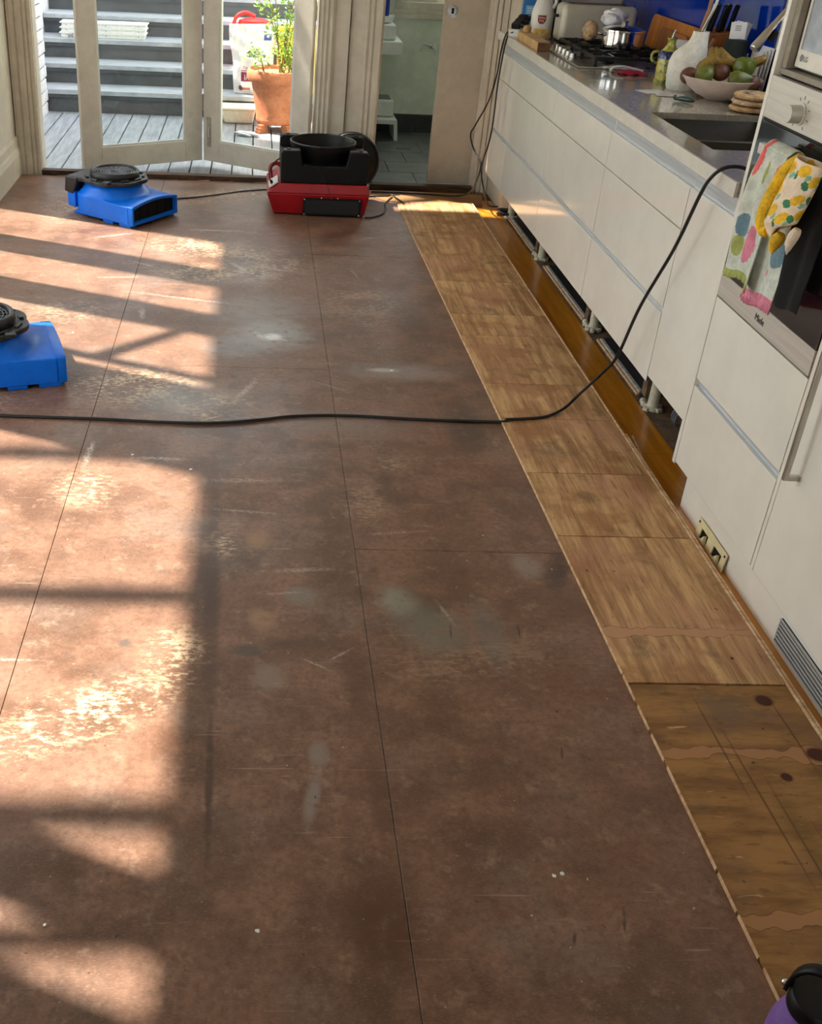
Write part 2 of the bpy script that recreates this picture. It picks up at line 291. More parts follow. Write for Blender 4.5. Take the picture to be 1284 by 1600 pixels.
M['apple'] = pm('green_apple_skin', srgb(100, 112, 34), .3, .1, 30, col2=srgb(78, 90, 26))
M['peach'] = pm('brown_red_fruit_skin', srgb(116, 72, 50), .5, .15, 20, col2=srgb(78, 42, 32))
M['banana'] = pm('banana_skin', srgb(156, 124, 44), .45, .15, 25, col2=srgb(104, 80, 34))
M['bread'] = pm('flat_bread_crust', srgb(222, 190, 146), .7, .1, 30, col2=srgb(176, 132, 84))
M['paper'] = pm('white_paper', srgb(232, 232, 238), .7, .02, 10)
M['speaker'] = pm('dark_green_grey_fabric', srgb(34, 44, 42), .8, .1, 60, bump=.4, bscale=400)
M['peg'] = pm('dark_green_plastic', srgb(22, 66, 58), .25, .05)
M['purple'] = pm('purple_powder_coat', srgb(130, 92, 172), .5, .04, 60, bump=.25, bscale=700)
M['pouch_red'] = pm('crimson_cloth', srgb(166, 24, 60), .7, .08, 20)
M['micro_white'] = pm('white_microwave_front', srgb(232, 228, 218), .3, .02)
M['micro_glass'] = pm('grey_microwave_glass', srgb(150, 156, 162), .1, .08, 6, coat=.8)
M['niche'] = pm('taupe_niche_lining', srgb(150, 142, 128), .5, .05)
M['towel'] = pm('sage_grey_linen', srgb(204, 210, 200), .85, .05, 40, bump=.4, bscale=260)
M['towel_pink'] = pm('pink_linen', srgb(214, 130, 154), .85, .06, 40, bump=.4, bscale=260)
M['towel_coral'] = pm('coral_linen', srgb(226, 104, 104), .85, .06, 40, bump=.4, bscale=260)
M['towel_blue'] = pm('slate_blue_linen', srgb(104, 134, 150), .85, .06, 40, bump=.4, bscale=260)
M['towel_green'] = pm('olive_linen', srgb(164, 172, 96), .85, .06, 40, bump=.4, bscale=260)
M['mitt_base'] = pm('cream_printed_cotton', srgb(234, 214, 190), .8, .04, 30, bump=.3, bscale=200)
M['mitt_yellow'] = pm('lemon_yellow_cotton', srgb(232, 184, 30), .8, .08, 30, bump=.3, bscale=200)
M['mitt_green'] = pm('leaf_green_cotton', srgb(48, 120, 84), .8, .08, 30, bump=.3, bscale=200)
M['mitt_aqua'] = pm('aqua_leaf_cotton', srgb(134, 182, 160), .8, .08, 30, bump=.3, bscale=200)
M['black_cloth'] = pm('black_cotton', srgb(7, 7, 8), .95, .1, 30, bump=.4, bscale=200)
M['lino'] = pm('shade_pergola_timber', srgb(150, 140, 126), .7)
def clear_film():
    t = NT('clear_plastic_film'); tr = t.n('ShaderNodeBsdfTransparent'); gl = t.n('ShaderNodeBsdfGlossy'); gl.inputs['Roughness'].default_value = .12
    mx = t.n('ShaderNodeMixShader'); t.put(mx.inputs[0], t.smooth(t.noise(t.obj(), 40, 4, .6, 1), .45, .7, .04, .55)); t.t.links.new(tr.outputs[0], mx.inputs[1]); t.t.links.new(gl.outputs[0], mx.inputs[2]); t.t.links.new(mx.outputs[0], t.out.inputs[0]); return t.m
M['film'] = clear_film()

# ------------------------------------------------------------------ mesh helpers
ROOT = {}
class MB:
    def __init__(s): s.v = []; s.f = []; s.mi = []
    def add(s, vs_, fs, mi=0):
        o = len(s.v); s.v += [tuple(v) for v in vs_]; s.f += [tuple(i + o for i in f) for f in fs]; s.mi += [mi] * len(fs); return s
    def box(s, x0, x1, y0, y1, z0, z1, mi=0):
        return s.add([(x0, y0, z0), (x1, y0, z0), (x1, y1, z0), (x0, y1, z0), (x0, y0, z1), (x1, y0, z1), (x1, y1, z1), (x0, y1, z1)],
                     [(0, 3, 2, 1), (4, 5, 6, 7), (0, 1, 5, 4), (1, 2, 6, 5), (2, 3, 7, 6), (3, 0, 4, 7)], mi)
    def hexa(s, p, mi=0):   # 8 points, bottom ring then top ring
        return s.add(p, [(0, 3, 2, 1), (4, 5, 6, 7), (0, 1, 5, 4), (1, 2, 6, 5), (2, 3, 7, 6), (3, 0, 4, 7)], mi)
    def bar(s, a, b, wd, th, up=(0, 0, 1), mi=0):
        a, b = Vector(a), Vector(b); d = (b - a).normalized(); u = Vector(up); sd = d.cross(u).normalized() * (wd / 2); u = sd.cross(d).normalized() * (th / 2)
        return s.hexa([a - sd - u, a + sd - u, b + sd - u, b - sd - u, a - sd + u, a + sd + u, b + sd + u, b - sd + u], mi)
    def tube(s, pts, r, n=8, closed=False, mi=0):
        pts = [Vector(p) for p in pts]; N = len(pts); vv = []; prev = None
        for i, p in enumerate(pts):
            d = (pts[(i + 1) % N] - pts[i - 1]) if closed else (pts[min(i + 1, N - 1)] - pts[max(i - 1, 0)])
            d = d.normalized() if d.length else Vector((0, 0, 1))
            if prev is None: u = d.orthogonal().normalized()
            else:
                u = prev - d * prev.dot(d); u = u.normalized() if u.length > 1e-6 else d.orthogonal().normalized()
            prev = u; wv = d.cross(u); rr = r[i] if isinstance(r, (list, tuple)) else r
            vv += [p + (u * math.cos(2 * PI * k / n) + wv * math.sin(2 * PI * k / n)) * rr for k in range(n)]
        fs = [(i * n + k, i * n + (k + 1) % n, ((i + 1) % N) * n + (k + 1) % n, ((i + 1) % N) * n + k) for i in range(N if closed else N - 1) for k in range(n)]
        if not closed: fs += [tuple(range(n))[::-1], tuple((N - 1) * n + k for k in range(n))]
        return s.add(vv, fs, mi)
    def lathe(s, prof, c=(0, 0, 0), n=32, sx=1, sy=1, mi=0, cap=True):
        vv = [(c[0] + r * sx * math.cos(2 * PI * k / n), c[1] + r * sy * math.sin(2 * PI * k / n), c[2] + z) for (r, z) in prof for k in range(n)]
        fs = [(i * n + k, i * n + (k + 1) % n, (i + 1) * n + (k + 1) % n, (i + 1) * n + k) for i in range(len(prof) - 1) for k in range(n)]
        if cap: fs += [tuple(range(n))[::-1], tuple((len(prof) - 1) * n + k for k in range(n))]
        return s.add(vv, fs, mi)
    def prism(s, poly, a, b, ax='z', mi=0):
        def m(u, v, w): return (u, v, w) if ax == 'z' else ((w, u, v) if ax == 'x' else (u, w, v))
        n = len(poly)
        return s.add([m(u, v, a) for u, v in poly] + [m(u, v, b) for u, v in poly], [tuple(range(n))[::-1], tuple(range(n, 2 * n))] + [(k, (k + 1) % n, n + (k + 1) % n, n + k) for k in range(n)], mi)
    def grid(s, fn, nu, nv, mi=None, wrap=False):
        vv = [fn(i / nu, j / nv) for j in range(nv + 1) for i in range(nu + 1)]; o = len(s.v); s.v += [tuple(v) for v in vv]
        for j in range(nv):
            for i in range(nu):
                a = o + j * (nu + 1) + i; s.f.append((a, a + 1, a + nu + 2, a + nu + 1)); s.mi.append(mi((i + .5) / nu, (j + .5) / nv) if callable(mi) else (mi or 0))
        return s
    def sphere(s, c, r, n=16, m=10, mi=0):
        rx, ry, rz = r if isinstance(r, (tuple, list)) else (r, r, r)
        return s.lathe([(max(1e-4, math.sin(PI * j / m)) , -math.cos(PI * j / m) * rz) for j in range(m + 1)], c, n, rx, ry, mi)
    def xf(s, mat, start=0):
        for i in range(start, len(s.v)): s.v[i] = tuple(mat @ Vector(s.v[i]))
        return s
    def build(s, name, mat, parent=None, world=True, smooth=False, bevel=0, seg=2, ang=35, fix=True, solid=0, weld=False):
        me = bpy.data.meshes.new(name); off = ROOT.get(parent.name, Vector((0, 0, 0))) if (parent and world) else Vector((0, 0, 0))
        vv = [tuple(Vector(v) - off) for v in s.v]
        me.from_pydata(vv, [], s.f)
        ml = mat if isinstance(mat, (list, tuple)) else [mat]
        for m_ in ml: me.materials.append(M[m_] if isinstance(m_, str) else m_)
        me.polygons.foreach_set('material_index', s.mi)
        bm = bmesh.new(); bm.from_mesh(me)
        if weld: bmesh.ops.remove_doubles(bm, verts=bm.verts, dist=1e-5)
        if fix: bmesh.ops.recalc_face_normals(bm, faces=bm.faces)
        if bevel:
            es = [e for e in bm.edges if len(e.link_faces) == 2 and e.calc_face_angle(0) > .5]
            bmesh.ops.bevel(bm, geom=es, offset=bevel, segments=seg, affect='EDGES', profile=.5, clamp_overlap=True)
        bm.to_mesh(me); bm.free()
        if smooth or bevel:
            me.polygons.foreach_set('use_smooth', [True] * len(me.polygons)); me.set_sharp_from_angle(angle=math.radians(ang if (smooth or seg > 2) else 14))
        o = bpy.data.objects.new(name, me); COL.objects.link(o)
        if bevel and not smooth and seg > 2: o.modifiers.new('weighted', 'WEIGHTED_NORMAL').keep_sharp = True
        if parent:
            o.parent = parent; ROOT[o.name] = off if world else Vector((0, 0, 0))
        if solid:
            md = o.modifiers.new('thickness', 'SOLIDIFY'); md.thickness = solid; md.offset = 0
        return o
def tag(o, label, cat, group=None):
    o['label'] = label; o['category'] = cat
    if group: o['group'] = group
    return o
def struct(o): o['kind'] = 'structure'; return o
def thing(name, label, cat, loc=(0, 0, 0), rot=(0, 0, 0), group=None):
    o = bpy.data.objects.new(name, None); COL.objects.link(o); o.location = loc; o.rotation_euler = rot; o.empty_display_size = .05
    ROOT[o.name] = Vector(loc) if rot == (0, 0, 0) else Vector((0, 0, 0))
    return tag(o, label, cat, group)
def dup(o, loc, parent=None, scale=None):
    c = o.copy(); COL.objects.link(c); c.location = loc
    if parent is not None: c.parent = parent
    if scale: c.scale = scale
    return c
def copy_tree(o, parent=None):
    c = o.copy(); COL.objects.link(c); c.parent = parent
    for ch in [x for x in bpy.data.objects if x.parent == o]: copy_tree(ch, c)
    return c
def B(x0, x1, y0, y1, z0, z1): return MB().box(x0, x1, y0, y1, z0, z1)
def curve(pts, n=12):
    """Catmull-Rom through pts"""
    P = [Vector(p) for p in pts]; P = [P[0] * 2 - P[1]] + P + [P[-1] * 2 - P[-2]]; out = []
    for i in range(1, len(P) - 2):
        for k in range(n):
            t = k / n; a, b, c, d = P[i - 1:i + 3]
            out.append(.5 * ((2 * b) + (c - a) * t + (2 * a - 5 * b + 4 * c - d) * t * t + (3 * b - a - 3 * c + d) * t ** 3))
    return out + [P[-2]]
def text(body, size, mat, parent, mtx, name='lettering', ext=.0004):
    """flat lettering; mtx places the text plane (x right, y up)"""
    cu = bpy.data.curves.new('t', 'FONT'); cu.body = body; cu.size = size; cu.align_x = 'CENTER'; cu.align_y = 'CENTER'; cu.extrude = ext; cu.resolution_u = 3
    to = bpy.data.objects.new('t', cu); COL.objects.link(to); bpy.context.view_layer.update()
    me = bpy.data.meshes.new_from_object(to.evaluated_get(bpy.context.evaluated_depsgraph_get())); bpy.data.objects.remove(to); bpy.data.curves.remove(cu)
    off = ROOT.get(parent.name, Vector((0, 0, 0))); me.transform(Matrix.Translation(-off) @ mtx); me.materials.clear(); me.materials.append(M[mat]); me.name = name
    o = bpy.data.objects.new(name, me); COL.objects.link(o); o.parent = parent; ROOT[o.name] = off; return o
def face_m(loc, right, up):
    r, u = Vector(right).normalized(), Vector(up).normalized(); n = r.cross(u)
    return Matrix.Translation(loc) @ Matrix((r, u, n)).transposed().to_4x4()
def lerp(a, b, t): return a + (b - a) * t
def sstep(a, b, x):
    t = max(0, min(1, (x - a) / (b - a))); return t * t * (3 - 2 * t)

# ================================================================== STRUCTURE
fl = struct(B(-1.41, 1.95, -2.5, 6.60, -.12, -.022).build('floor', 'subfloor'))
# hardboard sheets, three runs
def strip_x(y): return .932 - .0145 * (y - .5)
cols = ((-1.408, -.5257, (-2.05, .65, 3.345, 6.04, 6.595)), (-.5243, .3093, (-1.65, 1.05, 3.75, 6.45, 6.595)), (.3105, None, (-2.49, -.2, 2.49, 5.19, 6.50)))
for x0, x1, ys in cols:
    for y0, y1 in zip(ys, ys[1:]):
        a, b = y0 + .0007, y1 - .0007
        xa, xb = (x1, x1) if x1 else (strip_x(a) - .002, strip_x(b) - .002)
        MB().hexa([(x0, a, -.021), (xa, a, -.021), (xb, b, -.021), (x0, b, -.021), (x0, a, 0), (xa, a, 0), (xb, b, 0), (x0, b, 0)]).build('hardboard_sheet', hardboard((x0, max(xa, xb), a, b)), fl, bevel=.0008, seg=1)
# plywood run beside the kitchen
ys = (6.26, 5.25, 4.83, 4.39, 4.14, 3.65, 3.35, 2.953, 2.574, 1.922, .35, -.6)
for i, (y1, y0) in enumerate(zip(ys, ys[1:])):
    g = .0017 if i != 8 else .0022
    a, b = y0 + g, y1 - g; top = .007 if i < 9 else .005
    xr = 1.292
    MB().hexa([(strip_x(a), a, -.021), (xr, a, -.021), (xr, b, -.021), (strip_x(b), b, -.021), (strip_x(a), a, top), (xr, a, top), (xr, b, top), (strip_x(b), b, top)]).build('plywood_piece', 'ply' if i < 9 else 'ply_dark', fl, bevel=.0008, seg=1)
MB().hexa([(strip_x(6.5) - .05, 6.263, -.021), (1.36, 6.263, -.021), (1.40, 6.50, -.021), (.62, 6.50, -.021), (strip_x(6.5) - .05, 6.263, .003), (1.36, 6.263, .003), (1.40, 6.50, .003), (.62, 6.50, .003)]).build('plywood_offcut', 'ply_dark', fl, bevel=.001, seg=1)
mb = MB()
for k in range(60):   # splintered left edge of the plywood
    y0 = .4 + k * .0975; y1 = y0 + .0975 * (1 if y0 > 1.9 else random.uniform(.75, 1.0))
    mb.hexa([(strip_x(y0) - .003, y0, -.02), (strip_x(y0) - .0002, y0, -.02), (strip_x(y1) - .0002, y1, -.02), (strip_x(y1) - .003 - random.uniform(-.001, .001), y1, -.02), (strip_x(y0) - .0028, y0, .0075), (strip_x(y0) - .0002, y0, .0075), (strip_x(y1) - .0002, y1, .0075), (strip_x(y1) - .0028, y1, .0075)])
o = mb.build('splintered_plywood_edge', 'pale_edge', fl); o['kind'] = 'stuff'
B(1.2935, 1.3005, 1.0, 6.26, -.021, .009).build('timber_batten', 'pale_edge', fl, bevel=.001, seg=1)
B(1.3035, 1.3105, 1.2, 3.25, -.021, .007).build('timber_batten', 'pale_edge', fl, bevel=.001, seg=1)
MB().hexa([(1.311, 3.05, -.018), (1.317, 3.05, -.018), (1.338, 3.26, -.012), (1.333, 3.262, -.012), (1.311, 3.05, -.008), (1.317, 3.05, -.008), (1.338, 3.26, -.004), (1.333, 3.262, -.004)]).build('loose_splinter', 'pale_edge', fl)
yb = (6.42, 5.6, 4.75, 3.95, 3.15, 2.3, .8)
for y1, y0 in zip(yb, yb[1:]):
    B(1.3012, 1.450, y0 + .0005, y1 - .0005, -.0218, -.0165).build('polished_floorboard', 'yellow_floor', fl, bevel=.0006, seg=1)
B(1.4505, 1.945, 2.9, 6.42, -.0219, -.018).build('bare_subfloor_strip', 'dust', fl)
for (a, b) in ((5.42, 6.02), (4.42, 5.16), (3.63, 4.18)):
    B(1.4905, 1.93, a, b, -.0178, -.004).build('black_underlay_sheet', 'black_sheet', fl)
    B(1.466, 1.4765, a, b, -.0178, -.009).build('cut_timber_edge', 'pale_edge', fl)
    B(1.477, 1.490, a + .01, b - .01, -.0178, -.003).build('silver_underlay_edge', 'silver_edge', fl, bevel=.001, seg=1)
th = struct(MB().box(-1.265, .36, 6.603, 6.665, -.03, .028).box(.73, 1.36, 6.603, 6.67, -.03, .014).build('trim_threshold', 'threshold', bevel=.004))
for k in range(9):
    x = -1.2 + k * .17; MB().bar((x, 6.598, -.006), (x + random.uniform(.06, .15), 6.600, random.uniform(-.006, .002)), .006, .006).build('wood_splinter', 'pale_edge', th)

# walls -------------------------------------------------------------
WL0, WL1 = -1.47, -1.41; CEIL = 2.9; HEAD = 2.09
mb = MB()
openL = ((1.60, 3.445), (4.085, 5.875))
ycuts = [-2.5] + [v for p in openL for v in p] + [6.66]
for a, b in zip(ycuts[::2], ycuts[1::2]): mb.box(WL0, WL1, a, b, -.12, CEIL)
for a, b in openL: mb.box(WL0, WL1, a, b, HEAD, CEIL); mb.box(WL0, WL1, a, b, -.12, 0)
struct(mb.build('wall_left', 'wall'))
def glazing(name, posts, a, b):
    r = bpy.data.objects.new(name, None); COL.objects.link(r); struct(r)
    B(-1.465, -1.425, a, b, 0, .11).build('bottom_rail', 'trim', r, bevel=.004); B(-1.465, -1.425, a, b, HEAD - .004, HEAD).build('head_rail', 'trim', r)
    for p0, p1 in posts: B(-1.465, -1.425, p0, p1, .11, HEAD - .004).build('post', 'trim', r, bevel=.004)
    e = [a] + [v for p in posts for v in p] + [b]
    for p0, p1 in zip(e[::2], e[1::2]):
        if p1 - p0 > .02: B(-1.448, -1.444, p0, p1, .11, HEAD - .004).build('pane', 'glass', r)
    return r
glazing('window_1', ((1.725, 1.90),), 1.60, 3.445)
w2 = glazing('window_2', ((4.145, 4.195), (4.595, 4.845), (5.195, 5.44)), 4.085, 5.875)
MB().bar((-1.50, 4.20, 1.47), (-1.50, 4.60, 1.92), .05, .05, up=(1, 0, 0)).build('shadow_brace', 'trim', w2)  # unseen bar added outside to cast a slanting shadow on the floor
mb = MB()
mb.box(WL0, -1.265, 6.66, 6.78, -.12, CEIL).box(-1.265, .36, 6.66, 6.78, 2.65, CEIL).box(.36, .73, 6.66, 6.78, -.12, CEIL).box(.73, 1.36, 6.66, 6.78, 2.1, CEIL)
mb.box(1.36, 2.06, 6.66, 6.692, -.12, CEIL).box(1.36, 2.06, 6.75, 6.78, -.12, CEIL)
struct(mb.build('wall_back', 'trim'))
mb = MB().box(1.96, 2.06, -2.5, 3.0, -.12, CEIL).box(1.96, 2.06, 4.28, 6.66, -.12, CEIL).box(1.96, 2.06, 3.0, 3.70, -.12, CEIL).box(1.96, 2.06, 3.70, 4.28, -.12, 1.13).box(1.96, 2.06, 3.70, 4.28, 1.8, CEIL)
struct(mb.build('wall_right', 'wall'))
struct(B(1.952, 1.9595, 4.285, 6.19, .946, 1.555).build('trim_splashback', 'blue_glass'))
struct(B(1.952, 1.9595, 2.89, 4.284, .946, 1.125).build('trim_splashback_sill', 'blue_glass'))
r = bpy.data.objects.new('window_3', None); COL.objects.link(r); struct(r)
mb = MB().box(1.965, 2.01, 3.70, 4.28, 1.13, 1.16).box(1.965, 2.01, 3.70, 4.28, 1.75, 1.8).box(1.965, 2.01, 4.24, 4.28, 1.16, 1.75).box(1.965, 2.01, 3.70, 3.74, 1.16, 1.75).build('window_frame', 'trim', r, bevel=.003)
B(1.985, 1.99, 3.74, 4.24, 1.16, 1.75).build('pane', 'glass', r)
mb = MB().box(-1.47, -.9, -2.6, -2.5, -.12, CEIL).box(.9, 2.06, -2.6, -2.5, -.12, CEIL).box(-.9, .9, -2.6, -2.5, -.12, .9).box(-.9, .9, -2.6, -2.5, 2.1, CEIL)
struct(mb.build('wall_rear', 'wall'))
r = bpy.data.objects.new('window_4', None); COL.objects.link(r); struct(r)
MB().box(-.9, .9, -2.57, -2.53, .9, .95).box(-.9, .9, -2.57, -2.53, 2.05, 2.1).box(-.9, -.85, -2.57, -2.53, .95, 2.05).box(.85, .9, -2.57, -2.53, .95, 2.05).box(-.02, .02, -2.57, -2.53, .95, 2.05).build('window_frame', 'trim', r)
B(-.85, .85, -2.552, -2.548, .95, 2.05).build('pane', 'glass', r)
struct(B(-1.47, 2.06, -2.6, 6.78, CEIL, CEIL + .06).build('ceiling', 'ceiling'))
# cream return at the far end of the bench
struct(B(1.452, 1.95, 6.205, 6.655, -.02, CEIL).build('wall_bench_end', 'trim'))
# fluted architraves -------------------------------------------------
def architrave(name, x0, x1, z1, ridges, y=6.66, d=.03, z0=-.02):
    """ridges: list of (from, to, extra depth) across the width 0..1"""
    pts = [(x0, y)]; 
    prof = [(0, d)]
    for a, b, e in ridges: prof += [(a, prof[-1][1]), (a, e), (b, e)]
    prof += [(1, prof[-1][1])]
    pts = [(x0, y)] + [(lerp(x0, x1, u), y - e) for u, e in prof] + [(x1, y)]
    q = [pts[0]]
    for p in pts[1:]:
        if abs(p[0] - q[-1][0]) + abs(p[1] - q[-1][1]) > 1e-5: q.append(p)
    return struct(MB().prism(q, z0, z1).build(name, 'trim', bevel=.0025, seg=2))
architrave('trim_1', -1.405, -1.268, 2.66, [(.10, .30, .034), (.30, .36, .022), (.36, .62, .028), (.62, .68, .018), (.68, .80, .026), (.80, .86, .016), (.86, 1, .022)])
architrave('trim_2', .362, .545, 2.66, [(.0, .10, .020), (.10, .16, .034), (.16, .24, .026), (.24, .30, .038), (.30, .38, .028), (.38, .46, .040), (.46, .52, .030), (.52, 1.0, .018)])
architrave('trim_3', .548, .728, 2.16, [(0, .50, .012), (.50, .58, .020), (.58, .64, .012), (.64, .74, .026), (.74, .80, .016), (.80, 1.0, .030)])
architrave('trim_4', 1.362, 1.448, 2.16, [(0, .18, .030), (.18, .26, .018), (.26, .55, .028), (.55, .62, .016), (.62, 1, .034)])
tr = struct(MB().box(.728, .742, 6.66, 6.78, .0, 2.1).box(1.345, 1.36, 6.66, 6.692, .01, 2.1).build('trim_5', 'trim'))
# skirting along the left wall
q = [(-1.41, -.02), (-1.385, -.02), (-1.385, .12), (-1.389, .135), (-1.392, .15), (-1.398, .16), (-1.398, .20), (-1.404, .215), (-1.41, .22)]
struct(MB().prism(q, 5.88, 6.625, ax='y').build('baseboard_left', 'trim', bevel=.002))
struct(MB().prism(q, 3.45, 4.08, ax='y').build('baseboard_left_pier', 'trim', bevel=.002))
# folding glazed doors -----------------------------------------------
def leaf(name, p0, p1, bolt):
    L = math.dist(p0, p1); an = math.atan2(p1[1] - p0[1], p1[0] - p0[0]); H_ = 2.58
    r = bpy.data.objects.new(name, None); COL.objects.link(r); struct(r); r.location = (p0[0], p0[1], .012); r.rotation_euler = (0, 0, an); ROOT[r.name] = Vector((0, 0, 0))
    sw = .118; t = .021
    B(0, sw, -t, t, 0, H_).build('stile', 'door', r, bevel=.004); B(L - sw, L, -t, t, 0, H_).build('stile', 'door', r, bevel=.004)
    B(sw, L - sw, -t, t, 0, .125).build('bottom_rail', 'door', r, bevel=.003); B(sw, L - sw, -t, t, H_ - .12, H_).build('top_rail', 'door', r, bevel=.003); B(sw, L - sw, -t, t, 1.92, 2.02).build('transom_rail', 'door', r, bevel=.003)
    MB().box(sw, sw + .012, -t + .004, -.004, .137, 1.92).box(L - sw - .012, L - sw, -t + .004, -.004, .137, 1.92).box(sw, L - sw, -t + .004, -.004, .125, .137).build('glazing_bead', 'white_pl', r)
    B(sw, L - sw, -.003, .003, .125, 1.92).build('pane', 'glass', r); B(sw, L - sw, -.003, .003, 2.02, H_ - .12).build('pane', 'glass', r)
    if bolt:
        f = B(.028, .058, -t - .004, -t, .09, .27).build('flush_bolt', 'nickel', r, bevel=.004); B(.038, .048, -t - .007, -t - .003, .15, .21).build('slide', 'steel', f)
    else:
        for z in (.30, 1.02, 1.85):
            h = MB().tube([(L + .012, -t * .2, z), (L + .012, -t * .2, z + .10)], .008, 10).box(L - .002, L + .026, -.004 - t * .2, .002 - t * .2, z + .005, z + .095).build('hinge', 'nickel', r, smooth=True)
    return r
leaf('door_1', (-1.033, 6.722), (-.330, 7.108), False); leaf('door_2', (-.302, 7.108), (.345, 6.712), True)
# sliding laundry door
r = bpy.data.objects.new('door_3', None); COL.objects.link(r); struct(r)
B(1.087, 1.60, 6.70, 6.738, .012, 2.08).build('door_panel', 'slide', r, bevel=.003)
mb = MB().lathe([(.030, -.003), (.030, .002), (.024, .002), (.021, -.002), (.0005, -.002)], (0, 0, 0), 24, cap=False); mb.xf(Matrix.Translation((1.135, 6.697, .985)) @ Matrix.Rotation(PI / 2, 4, 'X') @ Matrix.Scale(1.25, 4, (0, 1, 0)))
o = mb.build('flush_pull', 'chrome', r, smooth=True)
MB().box(1.128, 1.142, 6.6985, 6.6997, .97, 1.0).build('finger_recess', 'black', o)

# laundry ------------------------------------------------------------
lf = struct(B(.66, 2.06, 6.79, 8.42, -.10, -.032).build('floor_laundry', 'grout'))
t0 = None
for i in range(5):
    for j in range(6):
        x, y = .75 + i * .30 + (.15 if j % 2 else 0), 6.80 + j * .302
        if y > 8.38: continue
        x1 = min(x + .297, 2.05); y1 = min(y + .299, 8.415)
        B(x, x1, y, y1, -.0315, -.022).build('floor_tile', 'tile', lf, bevel=.0015, seg=1)
for j in range(1, 6, 2):
    y = 6.80 + j * .302; B(.665, .897, y, min(y + .299, 8.415), -.0315, -.022).build('floor_tile', 'tile', lf, bevel=.0015, seg=1)
mb = MB().box(.56, 1.05, 8.42, 8.54, -.1, 2.5).box(2.0, 2.06, 8.42, 8.54, -.1, 2.5).box(1.05, 2.0, 8.42, 8.54, -.1, .87).box(1.05, 2.0, 8.42, 8.54, 2.2, 2.5)
struct(mb.build('wall_laundry_back', 'laundry'))
struct(B(.56, .66, 6.785, 8.42, -.1, 2.5).build('wall_laundry_left', 'laundry')); struct(B(2.06, 2.12, 6.785, 8.42, -.1, 2.5).build('wall_laundry_right', 'laundry')); struct(B(.56, 2.12, 6.785, 8.54, 2.5, 2.55).build('ceiling_laundry', 'ceiling'))
bl = struct(B(.67, 2.05, 8.41, 8.4195, -.03, .108).build('baseboard_laundry', 'grout'))
for k in range(5): B(.672 + k * .276, .672 + k * .276 + .273, 8.402, 8.4095, -.021, .104).build('skirting_tile', 'tile_dark', bl, bevel=.001, seg=1)
r = bpy.data.objects.new('window_5', None); COL.objects.link(r); struct(r)
MB().box(.98, 2.05, 8.385, 8.42, .765, .80).box(.995, 2.04, 8.395, 8.42, .80, .83).box(1.01, 2.03, 8.40, 8.42, .83, .875).build('window_sill', 'trim', r, bevel=.003)
MB().box(1.05, 2.0, 8.44, 8.48, .87, .915).box(1.05, 1.095, 8.44, 8.48, .915, 2.2).box(1.955, 2.0, 8.44, 8.48, .915, 2.2).box(1.095, 1.955, 8.44, 8.48, 2.15, 2.2).build('window_frame', 'trim', r, bevel=.003)
MB().box(1.0, 1.05, 8.395, 8.42, .875, 2.25).box(2.0, 2.05, 8.395, 8.42, .875, 2.25).build('window_casing', 'trim', r, bevel=.003)
B(1.095, 1.955, 8.458, 8.462, .915, 2.15).build('pane', 'glass', r)

# deck, stairs, brick wall outside ------------------------------------
dk = struct(B(-1.598, .55, 6.79, 8.74, -.16, -.075).build('floor_deck', 'subfloor'))
x = -1.603
while x < .50:
    B(x + .004, x + .130, 6.792, 8.735, -.07, -.03).build('deck_board', 'deck', dk, bevel=.003, seg=1); x += .134
st = thing('timber_stairs', 'wide grey painted timber stairs rising from the back deck', 'stairs', (-.4, 8.74, -.03))
NS = 9
for k in range(NS):
    y0 = 8.74 + .275 * k; z = .137 + .1475 * k; zb = z - .1475
    B(-1.72, .56 if k < 1 else 1.6, y0, y0 + .018, zb - (.02 if k == 0 else .0) + .0, z - .036).build('riser', 'stair_riser', st)
    for j in range(2):
        B(-1.72, .56 if k < 1 else 1.6, y0 - .03 + j * .156, y0 - .03 + j * .156 + .152, z - .035, z).build('tread_board', 'stair_tread', st, bevel=.003, seg=1)
    B(-1.72, .56 if k < 1 else 1.6, y0 - .016, y0 - .001, z - .06, z - .036).build('nosing_cleat', 'stair_riser', st)
MB().prism([(8.72, -.03), (8.95, -.03), (11.3, 1.24), (11.3, 1.62), (11.1, 1.62), (8.72, .34)], -1.77, -1.722, ax='x').build('stringer', 'brick', st)
MB().prism([(8.80, .10), (11.3, 1.44), (11.3, 1.49), (8.80, .16)], 1.61, 1.65, ax='x').build('stringer', 'brick', st)
tag(B(-2.1, 1.8, 11.42, 11.55, -.3, 2.6).build('screen_fence', 'stair_riser'), 'charcoal fence at the top of the outdoor stairs', 'fence')
bw = struct(B(-1.80, -1.600, 6.79, 8.70, -.16, 3.6).build('wall_side_yard', 'mortar'))
bm0 = None
for rr in range(14):
    for c in range(9):
        y = 6.80 + c * .236 - (.118 if rr % 2 else 0); ya = max(y, 6.792); yb_ = min(y + .228, 8.712)
        if yb_ - ya < .03: continue
        nm = 'brick'; z = -.03 + rr * .086
        full = abs((yb_ - ya) - .228) < .001
        if full and bm0 is not None: b_ = dup(bm0, (0, ya, z), bw)
        else:
            b_ = B(-1.5995, -1.575, 0, yb_ - ya, 0, .077).build('brick', 'brick', bw, bevel=.003, seg=1); b_.location = (0, ya, z)
            if full: bm0 = b_
struct(B(-2.45, -2.30, 8.0, 14.0, -.3, 3.7).build('wall_stair_shade', 'brick'))  # unseen wall added to keep the sun off the stairs and deck
